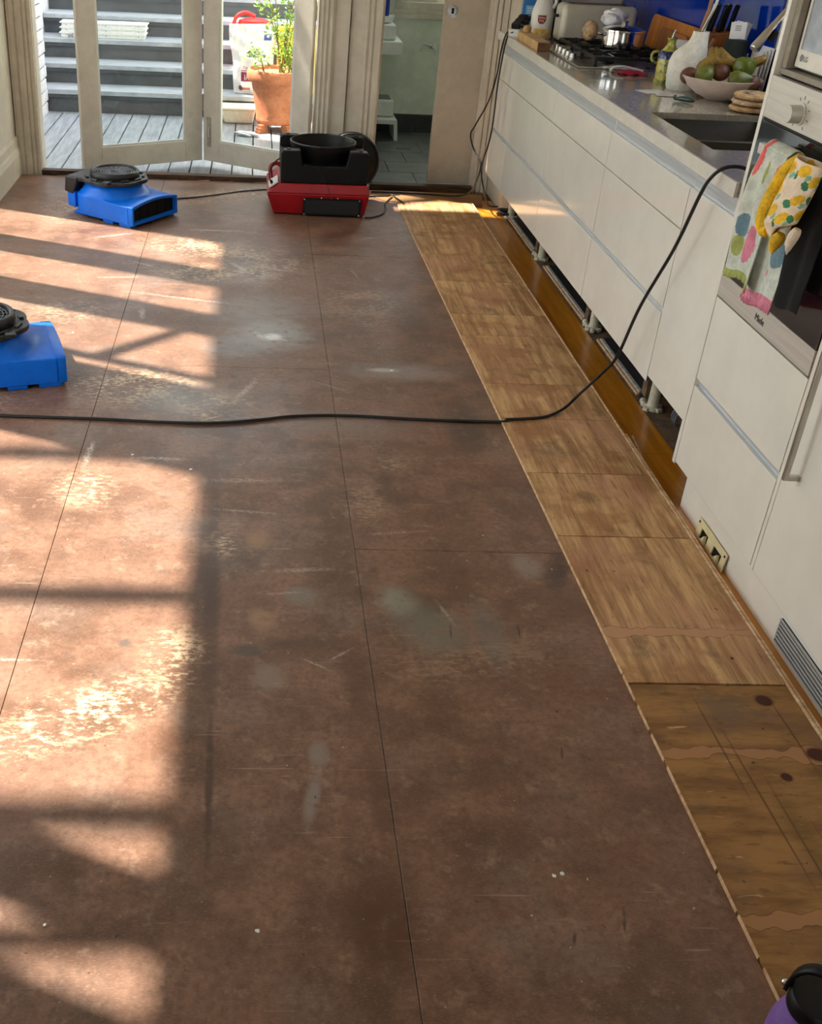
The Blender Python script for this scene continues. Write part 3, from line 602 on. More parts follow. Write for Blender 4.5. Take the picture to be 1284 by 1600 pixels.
# unseen rafters added to throw shadow bars on the floor
pg = thing('shade_pergola', 'unseen timber rafters added to throw shadow bars through the side windows', 'shade_pergola', (-2.6, 2.8, 0))
for y in (1.92, 2.205, 2.95, 3.72): B(-3.3, -1.50, y - (.035 if y > 2 else .025), y + (.035 if y > 2 else .025), 2.60, 2.70).build('shade_rafter', 'lino', pg)
for y in (1.85, 3.8): B(-3.3, -3.21, y - .045, y + .045, -.1, 2.60).build('post', 'lino', pg)
struct(B(-30, 30, -30, 40, -.35, -.3).build('ground_outside', pm('pale_paving', srgb(170, 164, 154), .8, .1, 3)))

# ================================================================== KITCHEN
F = 1.325; GAP = .0028
def leg_obj(x, y, z1, parent):
    l = MB().lathe([(.030, 0), (.033, .004), (.033, .010), (.020, .016), (.019, .10), (.022, z1 + .018)], (x, y, -.018), 16).build('leg', 'leg', parent, smooth=True)
    for a in (0, 1, 2, 3):
        an = a * PI / 2 + .5
        MB().box(-.012, .012, .014, .040, 0, .014).xf(Matrix.Translation((x, y, -.018)) @ Matrix.Rotation(an, 4, 'Z')).build('foot', 'leg', l, bevel=.003)
def channel(x0, y0, y1, z0, z1, parent):
    """recessed aluminium finger channel"""
    q = [(F + .016, z0 - .006), (F + .003, z0 - .006), (F + .003, z0 - .002), (F + .012, z0 + .001), (F + .0125, z1 - .012), (F + .006, z1 - .006), (F + .006, z1), (F + .016, z1)]
    return MB().prism(q, y0, y1, ax='y').build('finger_channel', 'alu', parent, bevel=.0008, seg=1)
def base_unit(label, y0, y1, fronts, legs, group='white gloss base cabinets', top=.902):
    c = thing('base_cabinet', label, 'cabinet', (1.6, (y0 + y1) / 2, -.018), group=group)
    B(F + .0165, 1.93, y0 + .001, y1 - .001, .215, top).build('carcass', 'carcass', c)
    if top < .9: B(F + .0165, F + .03, y0 + .001, y1 - .001, top, .902).build('front_rail', 'carcass', c)
    for (a, b, z0, z1) in fronts:
        B(F, F + .016, a + GAP, b - GAP, z0, z1).build('drawer_front', 'white_gloss', c, bevel=.0012)
    for y in sorted({v for f_ in fronts for v in f_[:2]}):   # dark strips standing in for the shade in the upright joints
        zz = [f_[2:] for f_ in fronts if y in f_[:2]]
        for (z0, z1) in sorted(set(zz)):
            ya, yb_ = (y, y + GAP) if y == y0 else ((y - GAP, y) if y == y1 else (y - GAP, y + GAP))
            B(F + .0014, F + .015, ya + .0002, yb_ - .0002, z0 + .001, z1 - .001).build('joint_shade', 'carcass', c)
    channel(F, y0 + .001, y1 - .001, .851, .904, c); channel(F, y0 + .001, y1 - .001, .448, .468, c)
    for y in legs: leg_obj(1.487, y, .215, c)
    return c
Z1, Z2, Z3 = (.722, .850), (.468, .7185), (.212, .4475)
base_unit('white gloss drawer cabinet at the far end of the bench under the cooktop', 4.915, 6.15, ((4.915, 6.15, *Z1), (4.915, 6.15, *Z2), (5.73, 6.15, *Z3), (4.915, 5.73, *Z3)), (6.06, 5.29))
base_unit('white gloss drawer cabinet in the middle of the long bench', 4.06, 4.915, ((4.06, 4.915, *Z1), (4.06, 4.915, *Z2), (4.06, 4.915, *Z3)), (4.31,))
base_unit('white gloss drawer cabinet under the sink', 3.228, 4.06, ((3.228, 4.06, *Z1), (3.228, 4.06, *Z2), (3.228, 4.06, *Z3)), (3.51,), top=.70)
c = thing('end_panel', 'plain white gloss end panel between the drawers and the oven tower', 'panel', (1.6, 3.05, -.02))
B(F, F + .018, 2.888, 3.226, .235, .850).build('panel_front', 'white_gloss', c, bevel=.0012)
B(F + .0185, 1.93, 2.888, 3.224, .24, .902).build('carcass', 'carcass', c); channel(F, 2.888, 3.226, .851, .904, c)
leg_obj(1.50, 3.40 - .28, .24, c)
# small mess between the cabinet legs
for k, (x, y, r) in enumerate(((1.465, 5.36, .013), (1.468, 5.33, .011), (1.47, 4.38, .013), (1.462, 4.35, .011), (1.472, 4.27, .012), (1.468, 3.56, .013), (1.46, 3.535, .010))):
    tag(MB().lathe([(r * .7, 0), (r, .004), (r, .012), (r * .6, .02), (.001, .021)], (x, y, -.0178), 8).build('leg_clip', 'leg', smooth=True), 'small cream plastic clip on the floor, %s counting from the doorway along the cabinet legs' % ('first', 'second', 'third', 'fourth', 'fifth', 'sixth', 'seventh')[k], 'clip', 'plastic clips under the bench')
for (y, lb) in ((5.385, 'second'), (4.405, 'third'), (3.60, 'nearest')):
    tag(B(1.478, 1.505, y - .022, y + .022, -.003 if y != 3.60 else -.003, .10).build('timber_offcut', 'dust', bevel=.002), 'upright grey timber offcut behind the %s cabinet leg from the doorway' % lb, 'offcut')
# worktop with sink cut-out ------------------------------------------
wt = thing('worktop', 'long glossy grey stone benchtop with a pale front edge', 'worktop', (1.63, 4.5, .905))
SX0, SX1, SY0, SY1 = 1.402, 1.795, 3.31, 3.915
mb = MB().box(1.318, SX0, 2.888, 6.20, .905, .945).box(SX1, 1.9515, 2.888, 6.20, .905, .945).box(SX0, SX1, 2.888, SY0, .905, .945).box(SX0, SX1, SY1, 6.20, .905, .945)
mb.build('slab', 'stone', wt)
B(1.309, 1.3178, 2.888, 6.20, .9045, .9452).build('front_edge', 'stone_edge', wt, bevel=.001)
sk = thing('double_sink', 'undermount steel double bowl sink set in the benchtop', 'sink', (1.6, 3.6, .72))
def bowl_(x0, x1, y0, y1, z0, z1):
    m = MB(); i = .012
    m.add([(x0, y0, z1), (x1, y0, z1), (x1, y1, z1), (x0, y1, z1), (x0 + i, y0 + i, z0), (x1 - i, y0 + i, z0), (x1 - i, y1 - i, z0), (x0 + i, y1 - i, z0)], [(4, 5, 6, 7), (0, 1, 5, 4), (1, 2, 6, 5), (2, 3, 7, 6), (3, 0, 4, 7)])
    return m
bowl_(SX0 + .002, SX1 - .002, 3.56, SY1 - .002, .74, .925).build('bowl', 'sink', sk, bevel=.012, seg=3, solid=.0015); bowl_(SX0 + .002, SX1 - .002, SY0 + .002, 3.53, .76, .925).build('bowl', 'sink', sk, bevel=.012, seg=3, solid=.0015)
B(SX0 + .002, SX1 - .002, 3.532, 3.558, .915, .925).build('divider', 'sink', sk, bevel=.003)
for y in (3.74, 3.42): MB().lathe([(.04, 0), (.04, .003), (.03, .004), (.001, .002)], (1.6, y, .741 if y > 3.6 else .761), 20).build('drain', 'chrome', sk, smooth=True)
tp = thing('mixer_tap', 'brushed gooseneck kitchen tap leaning over the sink', 'tap', (1.875, 3.80, .945))
MB().lathe([(.028, 0), (.028, .008), (.022, .012), (.022, .09), (.018, .10)], (1.875, 3.80, .945), 20).build('base', 'nickel', tp, smooth=True)
MB().tube(curve([(1.875, 3.80, 1.03), (1.875, 3.80, 1.22), (1.868, 3.80, 1.31), (1.835, 3.797, 1.352), (1.79, 3.793, 1.345), (1.745, 3.787, 1.305), (1.70, 3.777, 1.25)], 8), .0095, 12).build('spout', 'nickel', tp, smooth=True)
MB().tube([(1.705, 3.778, 1.256), (1.68, 3.772, 1.222), (1.655, 3.766, 1.182), (1.652, 3.765, 1.178)], [.0105, .013, .0185, .016], 14).build('spray_head', 'nickel', tp, smooth=True)
MB().bar((1.715, 3.775, 1.235), (1.70, 3.772, 1.205), .014, .02).build('button', 'black', tp)
MB().tube([(1.875, 3.78, 1.0), (1.86, 3.72, 1.04)], .006, 8).build('lever', 'nickel', tp, smooth=True)

# oven tower ----------------------------------------------------------
ot = thing('oven_tower', 'tall white cabinet holding microwave and oven with two drawers below', 'cabinet', (1.63, 2.58, -.018))
TY0, TY1 = 2.285, 2.885
B(F - .002, 1.93, TY1 - .018, TY1, .098, 2.2).build('side_panel', 'white_gloss', ot, bevel=.001)
B(F + .04, 1.93, TY0, TY0 + .016, -.018, 2.2).build('side_panel', 'carcass', ot); B(F + .02, 1.93, TY0 + .016, TY1 - .018, 2.18, 2.2).build('top_panel', 'white_gloss', ot)
B(1.90, 1.93, TY0 + .016, TY1 - .018, .1, 2.18).build('back_panel', 'carcass', ot)
B(F + .02, 1.90, TY0 + .016, TY1 - .018, .60, .632).build('shelf', 'carcass', ot); B(F + .012, 1.90, TY0 + .016, TY1 - .018, 1.2265, 1.240).build('shelf', 'niche', ot, bevel=.001)
B(F, F + .018, TY0 + .002, TY1 - .0195, .384, .634).build('drawer_front', 'white_gloss', ot, bevel=.0012)
B(F, F + .018, TY0 + .002, TY1 - .0195, .106, .3595).build('drawer_front', 'white_gloss', ot, bevel=.0012)
B(F + .02, F + .5, TY0 + .02, TY1 - .02, .11, .59).build('drawer_box', 'carcass', ot)
channel(F, TY0 + .002, TY1 - .0195, .361, .383, ot)
B(1.345, 1.363, 1.5525, 2.80, -.0165, .0975).build('kickboard', 'white_gloss', ot, bevel=.001)
# niche lining around the microwave
B(F + .012, F + .03, TY1 - .048, TY1 - .019, 1.241, 2.175).build('niche_frame', 'niche', ot, bevel=.001)
B(F + .012, F + .03, TY0 + .018, TY0 + .03, 1.241, 2.175).build('niche_frame', 'niche', ot, bevel=.001)
B(F - .001, F + .011, TY0 + .002, TY1 - .0195, 1.64, 2.198).build('upper_door', 'white_gloss', ot, bevel=.001)
ov = thing('built_in_oven', 'built-in steel oven with knobs and black glass door', 'oven', (1.6, 2.58, .64))
MB().box(F + .018, 1.88, TY0 + .02, TY1 - .022, .642, 1.224).build('oven_body', 'black', ov)
cp = B(F - .002, F + .017, TY0 + .003, TY1 - .020, 1.122, 1.222).build('control_panel', 'steel', ov, bevel=.001)
for y in (2.665, 2.47):
    mb = MB().lathe([(.026, 0), (.026, .003), (.0215, .004), (.0205, .030), (.019, .032), (.001, .032)], (0, 0, 0), 28).xf(Matrix.Translation((F - .002, y, 1.162)) @ Matrix.Rotation(-PI / 2, 4, 'Y'))
    k = mb.build('knob', 'steel', ov, smooth=True)
    m2 = MB()
    for a in range(9):
        an = lerp(-2.4, 2.4, a / 8) + PI / 2; u, v = math.cos(an), math.sin(an)
        m2.bar((F - .0025, y + u * .034, 1.162 + v * .034), (F - .0025, y + u * .042, 1.162 + v * .042), .0016, .0006, up=(1, 0, 0))
    m2.build('dial_marks', 'ink', k)
B(F - .002, F + .017, TY0 + .003, TY1 - .020, .705, 1.114).build('glass_door', 'oven_glass', ov, bevel=.001)
MB().box(F + .003, F + .017, TY0 + .003, TY1 - .020, 1.1145, 1.1215).build('vent_gap', 'black', ov)
stp = B(F - .003, F + .017, TY0 + .003, TY1 - .020, .641, .7045).build('steel_strip', 'steel', ov, bevel=.001)
text('Miele', .026, 'ink', ov, face_m((F - .0037, 2.585, .669), (0, -1, 0), (0, 0, 1)))
hd = B(F - .060, F - .044, TY0 + .03, 2.722, 1.058, 1.084).build('handle', 'steel', ov, bevel=.002)
for y in (TY0 + .06, 2.70): B(F - .044, F - .002, y - .009, y + .009, 1.062, 1.080).build('standoff', 'steel', hd)
mw = thing('microwave', 'white framed microwave in the niche above the oven', 'microwave', (1.6, 2.57, 1.2405))
B(F + .045, 1.85, TY0 + .033, TY1 - .052, 1.2415, 1.60).build('casing', 'carcass', mw)
B(F + .030, F + .044, TY0 + .033, TY1 - .052, 1.248, 1.60).build('front_frame', 'micro_white', mw, bevel=.002)
d = B(F + .0275, F + .0295, TY0 + .06, TY1 - .070, 1.290, 1.57).build('door_glass', 'micro_glass', mw)
MB().lathe([(.0085, 0), (.0085, .0008), (.001, .0008)], (0, 0, 0), 20).xf(Matrix.Translation((F + .0298, TY1 - .082, 1.271)) @ Matrix.Rotation(-PI / 2, 4, 'Y')).build('round_logo', 'print_grey', mw)
text('LG', .018, 'print_grey', mw, face_m((F + .0292, TY1 - .105, 1.270), (0, -1, 0), (0, 0, 1)))
wc = thing('shade_cupboards', 'unseen white cupboards added above the blue splashback to shade the bench', 'cabinet', (1.79, 4.6, 1.56))  # out-of-view cupboards added to dim the bench below
for k in range(4):
    y0 = 4.32 + k * .465; B(1.66, 1.95, y0, y0 + .462, 1.56, 2.3).build('shade_cupboard_box', 'carcass', wc); B(1.64, 1.6595, y0, y0 + .462, 1.555, 2.3).build('shade_cupboard_door', 'white_gloss', wc, bevel=.0012)
# tall fridge cabinet --------------------------------------------------
fr = thing('fridge_cabinet', 'tall white gloss integrated fridge cabinet with bar handle', 'cabinet', (1.63, 1.8, -.018))
B(F, F + .018, 1.552, 2.266, .102, 2.2).build('door', 'white_gloss', fr, bevel=.002)
B(F + .0185, 1.93, 1.552, 2.284, .105, 2.2).build('carcass', 'carcass', fr)
B(F - .002, 1.945, .95, 1.5515, -.018, 2.2).build('side_panel', 'white_gloss', fr, bevel=.002)
B(F + .0, F + .0175, 2.268, 2.2825, .102, 2.2).build('filler_strip', 'white_gloss', fr, bevel=.001)
h = MB().box(F - .040, F - .028, 2.188, 2.200, .412, .96).build('handle', 'nickel', fr, bevel=.0015)
for z in (.412, .948): B(F - .028, F, 2.188, 2.200, z, z + .012).build('standoff', 'nickel', h)
gv = thing('kick_vent', 'aluminium slatted vent grille in the white kickboard', 'vent', (1.343, 1.98, -.0))
B(1.3405, 1.3447, 1.80, 2.10, .004, .072).build('backing', 'black', gv)
MB().box(1.337, 1.3403, 1.80, 2.10, .068, .072).box(1.337, 1.3403, 1.80, 2.10, .004, .008).box(1.337, 1.3403, 2.096, 2.10, .008, .068).box(1.337, 1.3403, 1.80, 1.804, .008, .068).build('frame', 'alu', gv)
for k in range(5): B(1.3372, 1.3403, 1.805, 2.095, .0145 + k * .011, .0195 + k * .011).build('slat', 'alu', gv)
# beige socket plate leaning on the kickboard
sp = thing('socket_plate', 'beige plastic wall plate with two openings leaning on the white kickboard', 'plate', (1.3345, 2.535, -.0165), (0, math.radians(6), 0))
MB().box(-.003, .001, -.105, .105, .038, .058).box(-.003, .001, -.105, .105, 0, .008).box(-.003, .001, -.105, -.078, .008, .038).box(-.003, .001, .072, .105, .008, .038).box(-.003, .001, -.022, .022, .008, .038).build('plate', 'socket', sp, bevel=.0008, seg=1)
for y0, y1 in ((-.078, -.022), (.022, .072)):
    B(.0012, .0018, y0, y1, .008, .038).build('dark_opening', 'black', sp)
    MB().prism([(y0 + .004, .009), (y1 - .018, .009), (y0 + .012, .034)], -.010, -.001, ax='x').build('hook', 'socket', sp)
for y in (-.095, .095): MB().lathe([(.004, 0), (.004, .001), (.001, .001)], (0, 0, 0), 10).xf(Matrix.Translation((-.003, y, .048)) @ Matrix.Rotation(-PI / 2, 4, 'Y')).build('screw_hole', 'black', sp)

# tea towels and oven mitt on the handle ---------------------------------
def cloth(name, label, yc, w0, w1, z1, z0, pat, mats, x_off=0, fold=.012, nf=3.0, back=.25, cat='towel', nu=44, nv=90, shear=0, ruffle=0):
    """front and back drop of a cloth hung over the handle bar"""
    xc = F - .052; t_ = thing(name, label, cat, (xc, yc, z0)); L = z1 - z0
    def pt(u, v):
        w = lerp(w0, w1, min(1, v * 1.4)); y = yc - (u - .5) * w - shear * v
        ph = u * nf * 2 * PI
        amp = fold * (.25 + .75 * sstep(0, .5, v)); rf = ruffle * math.sin(u * 70) * sstep(.93, .98, v)
        bulge = .004 * math.sin(v * 5 + u * 3)
        x = xc - .012 - x_off - .006 * sstep(0, .25, v) - amp * (1 + math.sin(ph + .6 * math.sin(v * 3))) - bulge - rf
        z = z1 - v * L - .010 * math.sin(u * nf * PI + .5) * v
        return (x, y, z)
    m = MB().grid(pt, nu, nv, pat); m.build('front_drop', mats, t_, smooth=True, ang=80, fix=False, solid=.0022)
    def over(u, v):
        a = PI * v; w = w0; y = yc - (u - .5) * w; base = pt(u, 0)
        return (lerp(base[0], xc + .013 + x_off, v) , y, z1 + .010 * math.sin(a) + x_off * math.sin(a) * .6)
    def topcol(u, v): return pat(u, .01)
    MB().grid(over, nu, 10, topcol).build('top_fold', mats, t_, smooth=True, ang=80, fix=False, solid=.0022)
    def bk(u, v):
        y = yc - (u - .5) * w0; return (xc + .013 + x_off + .003 * math.sin(u * 9), y, z1 - v * back)
    MB().grid(bk, 16, 10, 0).build('back_drop', mats, t_, smooth=True, ang=80, fix=False, solid=.0022)
    return t_
def ell(u, v, cu, cv, ru, rv, sh=0): return ((u - cu - sh * (v - cv)) / ru) ** 2 + ((v - cv) / rv) ** 2 < 1
def pat1(u, v):
    if v > .93: return 4
    if ell(u, v, .60, .72, .12, .15): return 1
    if ell(u, v, .22, .58, .16, .09): return 3
    if ell(u, v, .20, .74, .14, .08): return 4
    if ell(u, v, .12, .09, .10, .12) or ell(u, v, .84, .20, .12, .13): return 2
    if ell(u, v, .52, .16, .06, .09): return 4
    return 0
def pat2(u, v):
    if v > .90: return 1
    if ell(u, v, .75, .60, .22, .10): return 3
    if ell(u, v, .60, .75, .05, .03): return 1
    return 0
TM = ['towel', 'towel_pink', 'towel_coral', 'towel_blue', 'towel_green']
cloth('tea_towel', 'sage tea towel with pink and blue patches and an olive hem on the oven handle', 2.590, .135, .165, 1.088, .768, pat1, TM, x_off=.009, fold=.006, nf=2.2, shear=-.012, ruffle=.003)
cloth('tea_towel', 'longer sage tea towel with a pink ruffled hem, middle of the oven handle', 2.490, .13, .17, 1.0845, .738, pat2, TM, x_off=.0, fold=.004, nf=1.6, shear=-.004, ruffle=.004)
cloth('black_cloth', 'plain black cloth hanging beside the tea towels on the oven handle', 2.345, .12, .13, 1.084, .785, lambda u, v: 0, ['black_cloth'], x_off=0, fold=.004, nf=1.5)
def patm(u, v):
    for k, (cu, cv) in enumerate(((.2, .12), (.55, .22), (.85, .1), (.3, .42), (.72, .5), (.15, .68), (.5, .72), (.85, .78), (.4, .93))):
        if ell(u, v, cu, cv, .13, .085, .3): return 1
        if ell(u, v, cu + .17, cv + .07, .075, .065, -.4): return 2
        if ell(u, v, cu - .13, cv + .08, .06, .045, .5): return 3
    return 0
mt = thing('oven_mitt', 'lemon print cotton oven mitt with yellow lining over the tea towels', 'oven mitt', (1.21, 2.36, .92))
def mitt(u, v):
    a = u * 2 * PI; w = lerp(.058, .066, sstep(0, .5, v)) * (1 - .85 * max(0, (v - .82) / .18) ** 2); th = .020 * (1 - .8 * max(0, (v - .85) / .15))
    yc = 2.352 + .05 * (v - .3); zc = 1.120 - .170 * v
    return (1.212 - .012 * v + th * math.cos(a), yc - w * math.sin(a) + 0, zc + .02 * math.sin(a) * v)
MB().grid(mitt, 72, 84, lambda u, v: patm((u * 2) % 1, v)).build('mitt_body', ['mitt_base', 'mitt_yellow', 'mitt_green', 'mitt_aqua'], mt, smooth=True, ang=80, solid=.002)
def cuff(u, v):
    a = lerp(-.3, PI + .2, u); r = lerp(.048, .054, v)
    return (1.214 - .03 * math.sin(a) * .6, 2.512 + r * .52 * math.cos(a), 1.02 + (v - .5) * .10 + .075 * math.sin(a) - .03)
MB().tube(curve([(1.222, 2.405, 1.115), (1.206, 2.425, 1.08), (1.198, 2.445, 1.01), (1.198, 2.452, .965), (1.200, 2.440, .942), (1.200, 2.420, .945)], 8), [.012 + .008 * math.sin(i / 40 * PI) for i in range(41)], 12).build('yellow_lining', 'mitt_yellow', mt, smooth=True)
MB().tube(curve([(1.202, 2.36, .955), (1.197, 2.368, .93), (1.196, 2.370, .905)], 8), [.010, .012, .014, .015, .016, .016, .016, .015, .014, .013, .012, .010, .009, .007, .005, .003, .001], 10).build('hanging_tab', 'mitt_yellow', mt, smooth=True)
MB().tube(curve([(1.202, 2.295, .985), (1.197, 2.300, .955), (1.196, 2.302, .925)], 8), [.008, .010, .011, .012, .012, .012, .012, .011, .011, .010, .009, .008, .007, .006, .004, .002, .001], 10).build('loose_tab', 'mitt_base', mt, smooth=True)

# ================================================================== DRYING MACHINES
def air_mover(label, loc, rz):
    t_ = thing('air_mover', label, 'air mover', loc, (0, 0, rz), group='low profile blue air movers')
    # body: rounded snail housing that flattens to the outlet at +x
    NU, NV = 44, 30; LX0, LX1, W = -.225, .215, .185
    def half(x):     # half width along the length (volute back is round)
        return W * (1 - .55 * max(0, (-x - .06) / .165) ** 2.6) if x < -.06 else W
    def top(x, y):
        r = math.hypot(x + .035, y); neck = sstep(.205, .128, r)
        base = .112 + (-.004 + .020 * (1 - (y / W) ** 2)) * sstep(.02, .215, x)
        return lerp(base, .182, neck)
    m = MB(); vv = []
    def P(u, v):
        x = lerp(LX0, LX1, u); y = lerp(-1, 1, v) * half(x); return x, y
    m.grid(lambda u, v: (*P(u, v), top(*P(u, v))), NU, NV)
    m.grid(lambda u, v: (*P(u, v), .016), NU, NV)
    for s_ in (0, 1):
        m.grid(lambda u, v: (*P(u, s_), lerp(.016, top(*P(u, s_)), v)), NU, 8)
    for s_ in (0, 1):
        m.grid(lambda u, v: (*P(s_, u), lerp(.016, top(*P(s_, u)), v)), NV, 8)
    body = m.build('housing', 'fan_blue', t_, world=False, smooth=True, bevel=0, ang=50, weld=True)
    md = body.modifiers.new('round', 'BEVEL'); md.width = .012; md.segments = 3; md.limit_method = 'ANGLE'; md.angle_limit = math.radians(50)
    # outlet: proud rim round a dark opening
    def arch(y): return .110 + .020 * (1 - (y / W) ** 2)
    out = [(-W, .014), (W, .014)] + [(lerp(W, -W, k / 14), arch(lerp(W, -W, k / 14))) for k in range(15)]
    inn = [(-W + .014, .030), (W - .014, .030)] + [(lerp(W - .014, -W + .014, k / 14), arch(lerp(W, -W, k / 14)) - .014) for k in range(15)]
    n = len(out); m = MB(); xs = (.205, .240)
    m.add([(xs[0], *p) for p in out] + [(xs[1], *p) for p in out] + [(xs[1], *p) for p in inn] + [(xs[0] + .012, *p) for p in inn],
          [(k + a * n, (k + 1) % n + a * n, (k + 1) % n + (a + 1) * n, k + (a + 1) * n) for a in range(3) for k in range(n)])
    rim = m.build('outlet_rim', 'fan_blue', t_, world=False, smooth=True, bevel=.003, ang=40)
    MB().prism(inn, .2155, .2175, ax='x').build('outlet_opening', 'black', rim, world=False)
    for y in (-.10, -.03, .04, .11): B(.2178, .222, y - .003, y + .003, .034, .098).build('guard_bar', 'black', rim, world=False)
    # moulded feet and side lugs
    for (x0, x1, s_) in ((-.20, -.13, -1), (.03, .10, -1), (.14, .22, -1), (-.20, -.13, 1), (.03, .10, 1), (.14, .22, 1)):
        hw = half((x0 + x1) / 2); B(x0, x1, *sorted((s_ * (hw - .004), s_ * (hw - .05))), 0, .018).build('foot', 'fan_blue', t_, world=False, bevel=.004)
    for s_ in (-1, 1):
        MB().hexa([(-.245, s_ * .07, .035), (-.19, s_ * .07, .03), (-.19, s_ * .15, .03), (-.245, s_ * .15, .035), (-.245, s_ * .07, .115), (-.19, s_ * .07, .118), (-.19, s_ * .15, .118), (-.245, s_ * .15, .115)]).build('rear_lug', 'fan_blue', t_, world=False, bevel=.006)
    for y in (-.12, .12): MB().lathe([(.004, 0), (.004, .002), (.001, .002)], (.17, y, arch(y) - .016), 8).build('screw', 'black', t_, world=False)
    # black top plate with scalloped edge and rear wings
    pts = []
    for k in range(72):
        a = 2 * PI * k / 72; r = .168 + .012 * abs(math.sin(a * 4)) + (.040 if 2.15 < a < 4.15 else 0) * (1 - abs(a - PI) / 1.0 * .4)
        pts.append((-.035 + r * math.cos(a), r * math.sin(a) * 1.0))
    MB().prism(pts, .178, .198, ax='z').build('top_plate', 'fan_black', t_, world=False, bevel=.005, ang=40)
    for s_ in (-1, 1):
        MB().hexa([(-.262, s_ * .06, .11), (-.20, s_ * .06, .10), (-.20, s_ * .155, .10), (-.262, s_ * .155, .11), (-.250, s_ * .045, .196), (-.15, s_ * .045, .198), (-.15, s_ * .165, .198), (-.240, s_ * .165, .196)]).build('rear_wing', 'fan_black', t_, world=False, bevel=.008)
    for k in range(7):
        a = lerp(-2.2, 1.2, k / 6); MB().box(-.022, .022, -.008, .008, 0, .010).xf(Matrix.Translation((-.035 + .150 * math.cos(a), .150 * math.sin(a), .196)) @ Matrix.Rotation(a + PI / 2, 4, 'Z')).build('rib', 'fan_black', t_, world=False, bevel=.003)
    MB().lathe([(.108, .190), (.126, .192), (.131, .205), (.131, .222), (.126, .232), (.118, .234), (.110, .228), (.106, .210), (.106, .185)], (-.035, 0, 0), 48, cap=False).build('inlet_ring', 'fan_black', t_, world=False, smooth=True, ang=60)
    MB().lathe([(.106, .200), (.0005, .200)], (-.035, 0, 0), 32, cap=False).build('inlet_well', 'black', t_, world=False)
    gr = MB()
    for r in (.03, .045, .06, .075, .09, .102): gr.tube([(-.035 + r * math.cos(2 * PI * k / 32), r * math.sin(2 * PI * k / 32), .222) for k in range(32)], .0018, 6, closed=True)
    for k in range(20):
        a = 2 * PI * k / 20; gr.tube([(-.035 + .02 * math.cos(a), .02 * math.sin(a), .222), (-.035 + .107 * math.cos(a), .107 * math.sin(a), .222)], .0018, 5)
    gr.build('inlet_grille', 'print_grey', t_, world=False, smooth=True)
    MB().lathe([(.022, .203), (.022, .224), (.016, .228), (.001, .229)], (-.035, 0, 0), 20).build('hub', 'fan_black', t_, world=False, smooth=True)
    MB().box(.04, .075, -.185, -.155, .196, .21).build('switch_box', 'fan_black', t_, world=False, bevel=.003)
    return t_
air_mover('low blue air mover on the floor in front of the folding glass doors', (-.700, 5.800, 0), math.radians(-34.8))
air_mover('low blue air mover cut off by the left edge of the picture', (-.928, 3.640, 0), math.radians(18))

# red and black drying machine
rd = thing('drying_machine', 'red and black box shaped drying machine with round open top', 'dryer', (.375, 6.08, 0))
MB().hexa([(.125, 5.905, .006), (.628, 5.905, .006), (.628, 6.30, .006), (.125, 6.30, .006), (.085, 5.885, .120), (.648, 5.885, .120), (.648, 6.32, .120), (.085, 6.32, .120)]).hexa([(.085, 5.885, .120), (.648, 5.885, .120), (.648, 6.32, .120), (.085, 6.32, .120), (.160, 5.895, .172), (.640, 5.895, .172), (.640, 6.31, .172), (.160, 6.31, .172)]).build('base_housing', 'red', rd, bevel=.005)
prof = [(.158, .173), (.632, .173), (.634, .330), (.622, .345), (.530, .345), (.512, .268), (.278, .268), (.262, .345), (.170, .345), (.156, .330)]
MB().prism(prof, 5.900, 5.965, ax='y').build('front_wall', 'black', rd, bevel=.006); MB().prism([(x, z + (.012 if z > .3 else 0)) for x, z in prof], 6.245, 6.305, ax='y').build('rear_wall', 'black', rd, bevel=.006)
MB().box(.159, .205, 5.966, 6.244, .174, .300).box(.585, .631, 5.966, 6.244, .174, .300).box(.206, .584, 5.966, 6.244, .174, .215).build('side_walls', 'black', rd, bevel=.006)
for (x, y) in ((.200, 5.935), (.590, 5.935), (.200, 6.275), (.590, 6.275)): MB().lathe([(.013, 0), (.013, .004), (.001, .004)], (x, y, .346 if y < 6 else .358), 14).build('stacking_plug', 'fan_black', rd)
MB().lathe([(.150, .22), (.165, .30), (.180, .335), (.184, .356), (.176, .360), (.170, .352), (.160, .32), (.148, .262), (.0005, .262)], (.392, 6.105, 0), 56, cap=False).build('inlet_drum', 'black', rd, smooth=True, ang=60)
MB().tube([(.392 + .179 * math.cos(2 * PI * k / 56), 6.105 + .179 * math.sin(2 * PI * k / 56), .359) for k in range(56)], .005, 8, closed=True).build('drum_rim', 'fan_black', rd, smooth=True)
v = B(.285, .605, 5.876, 5.8975, .008, .100).build('front_vent', 'black', rd, bevel=.003)
MB().box(.298, .592, 5.8745, 5.876, .018, .090).build('vent_screen', 'fan_black', v)
for (x, z) in ((.293, .094), (.385, .104), (.475, .104), (.596, .094), (.293, .014), (.596, .014)): MB().lathe([(.004, 0), (.004, .002), (.001, .003)], (0, 0, 0), 8).xf(Matrix.Translation((x, 5.876, z)) @ Matrix.Rotation(PI / 2, 4, 'X')).build('screw', 'steel', v, smooth=True)
MB().hexa([(.100, 5.92, .136), (.150, 5.92, .170), (.150, 6.06, .170), (.100, 6.06, .136), (.094, 5.92, .145), (.144, 5.92, .179), (.144, 6.06, .179), (.094, 6.06, .145)]).build('control_panel', 'white_pl', rd, bevel=.002)
MB().tube(curve([(.110, 6.10, .150), (.105, 6.12, .205), (.135, 6.13, .225), (.160, 6.13, .215)], 6), .011, 8).build('carry_handle', 'red', rd, smooth=True)
MB().tube(curve([(.112, 5.94, .150), (.098, 5.94, .19), (.103, 5.95, .24), (.135, 5.97, .275), (.160, 5.99, .285)], 8), .0035, 8).build('short_lead', 'rubber', rd, smooth=True)
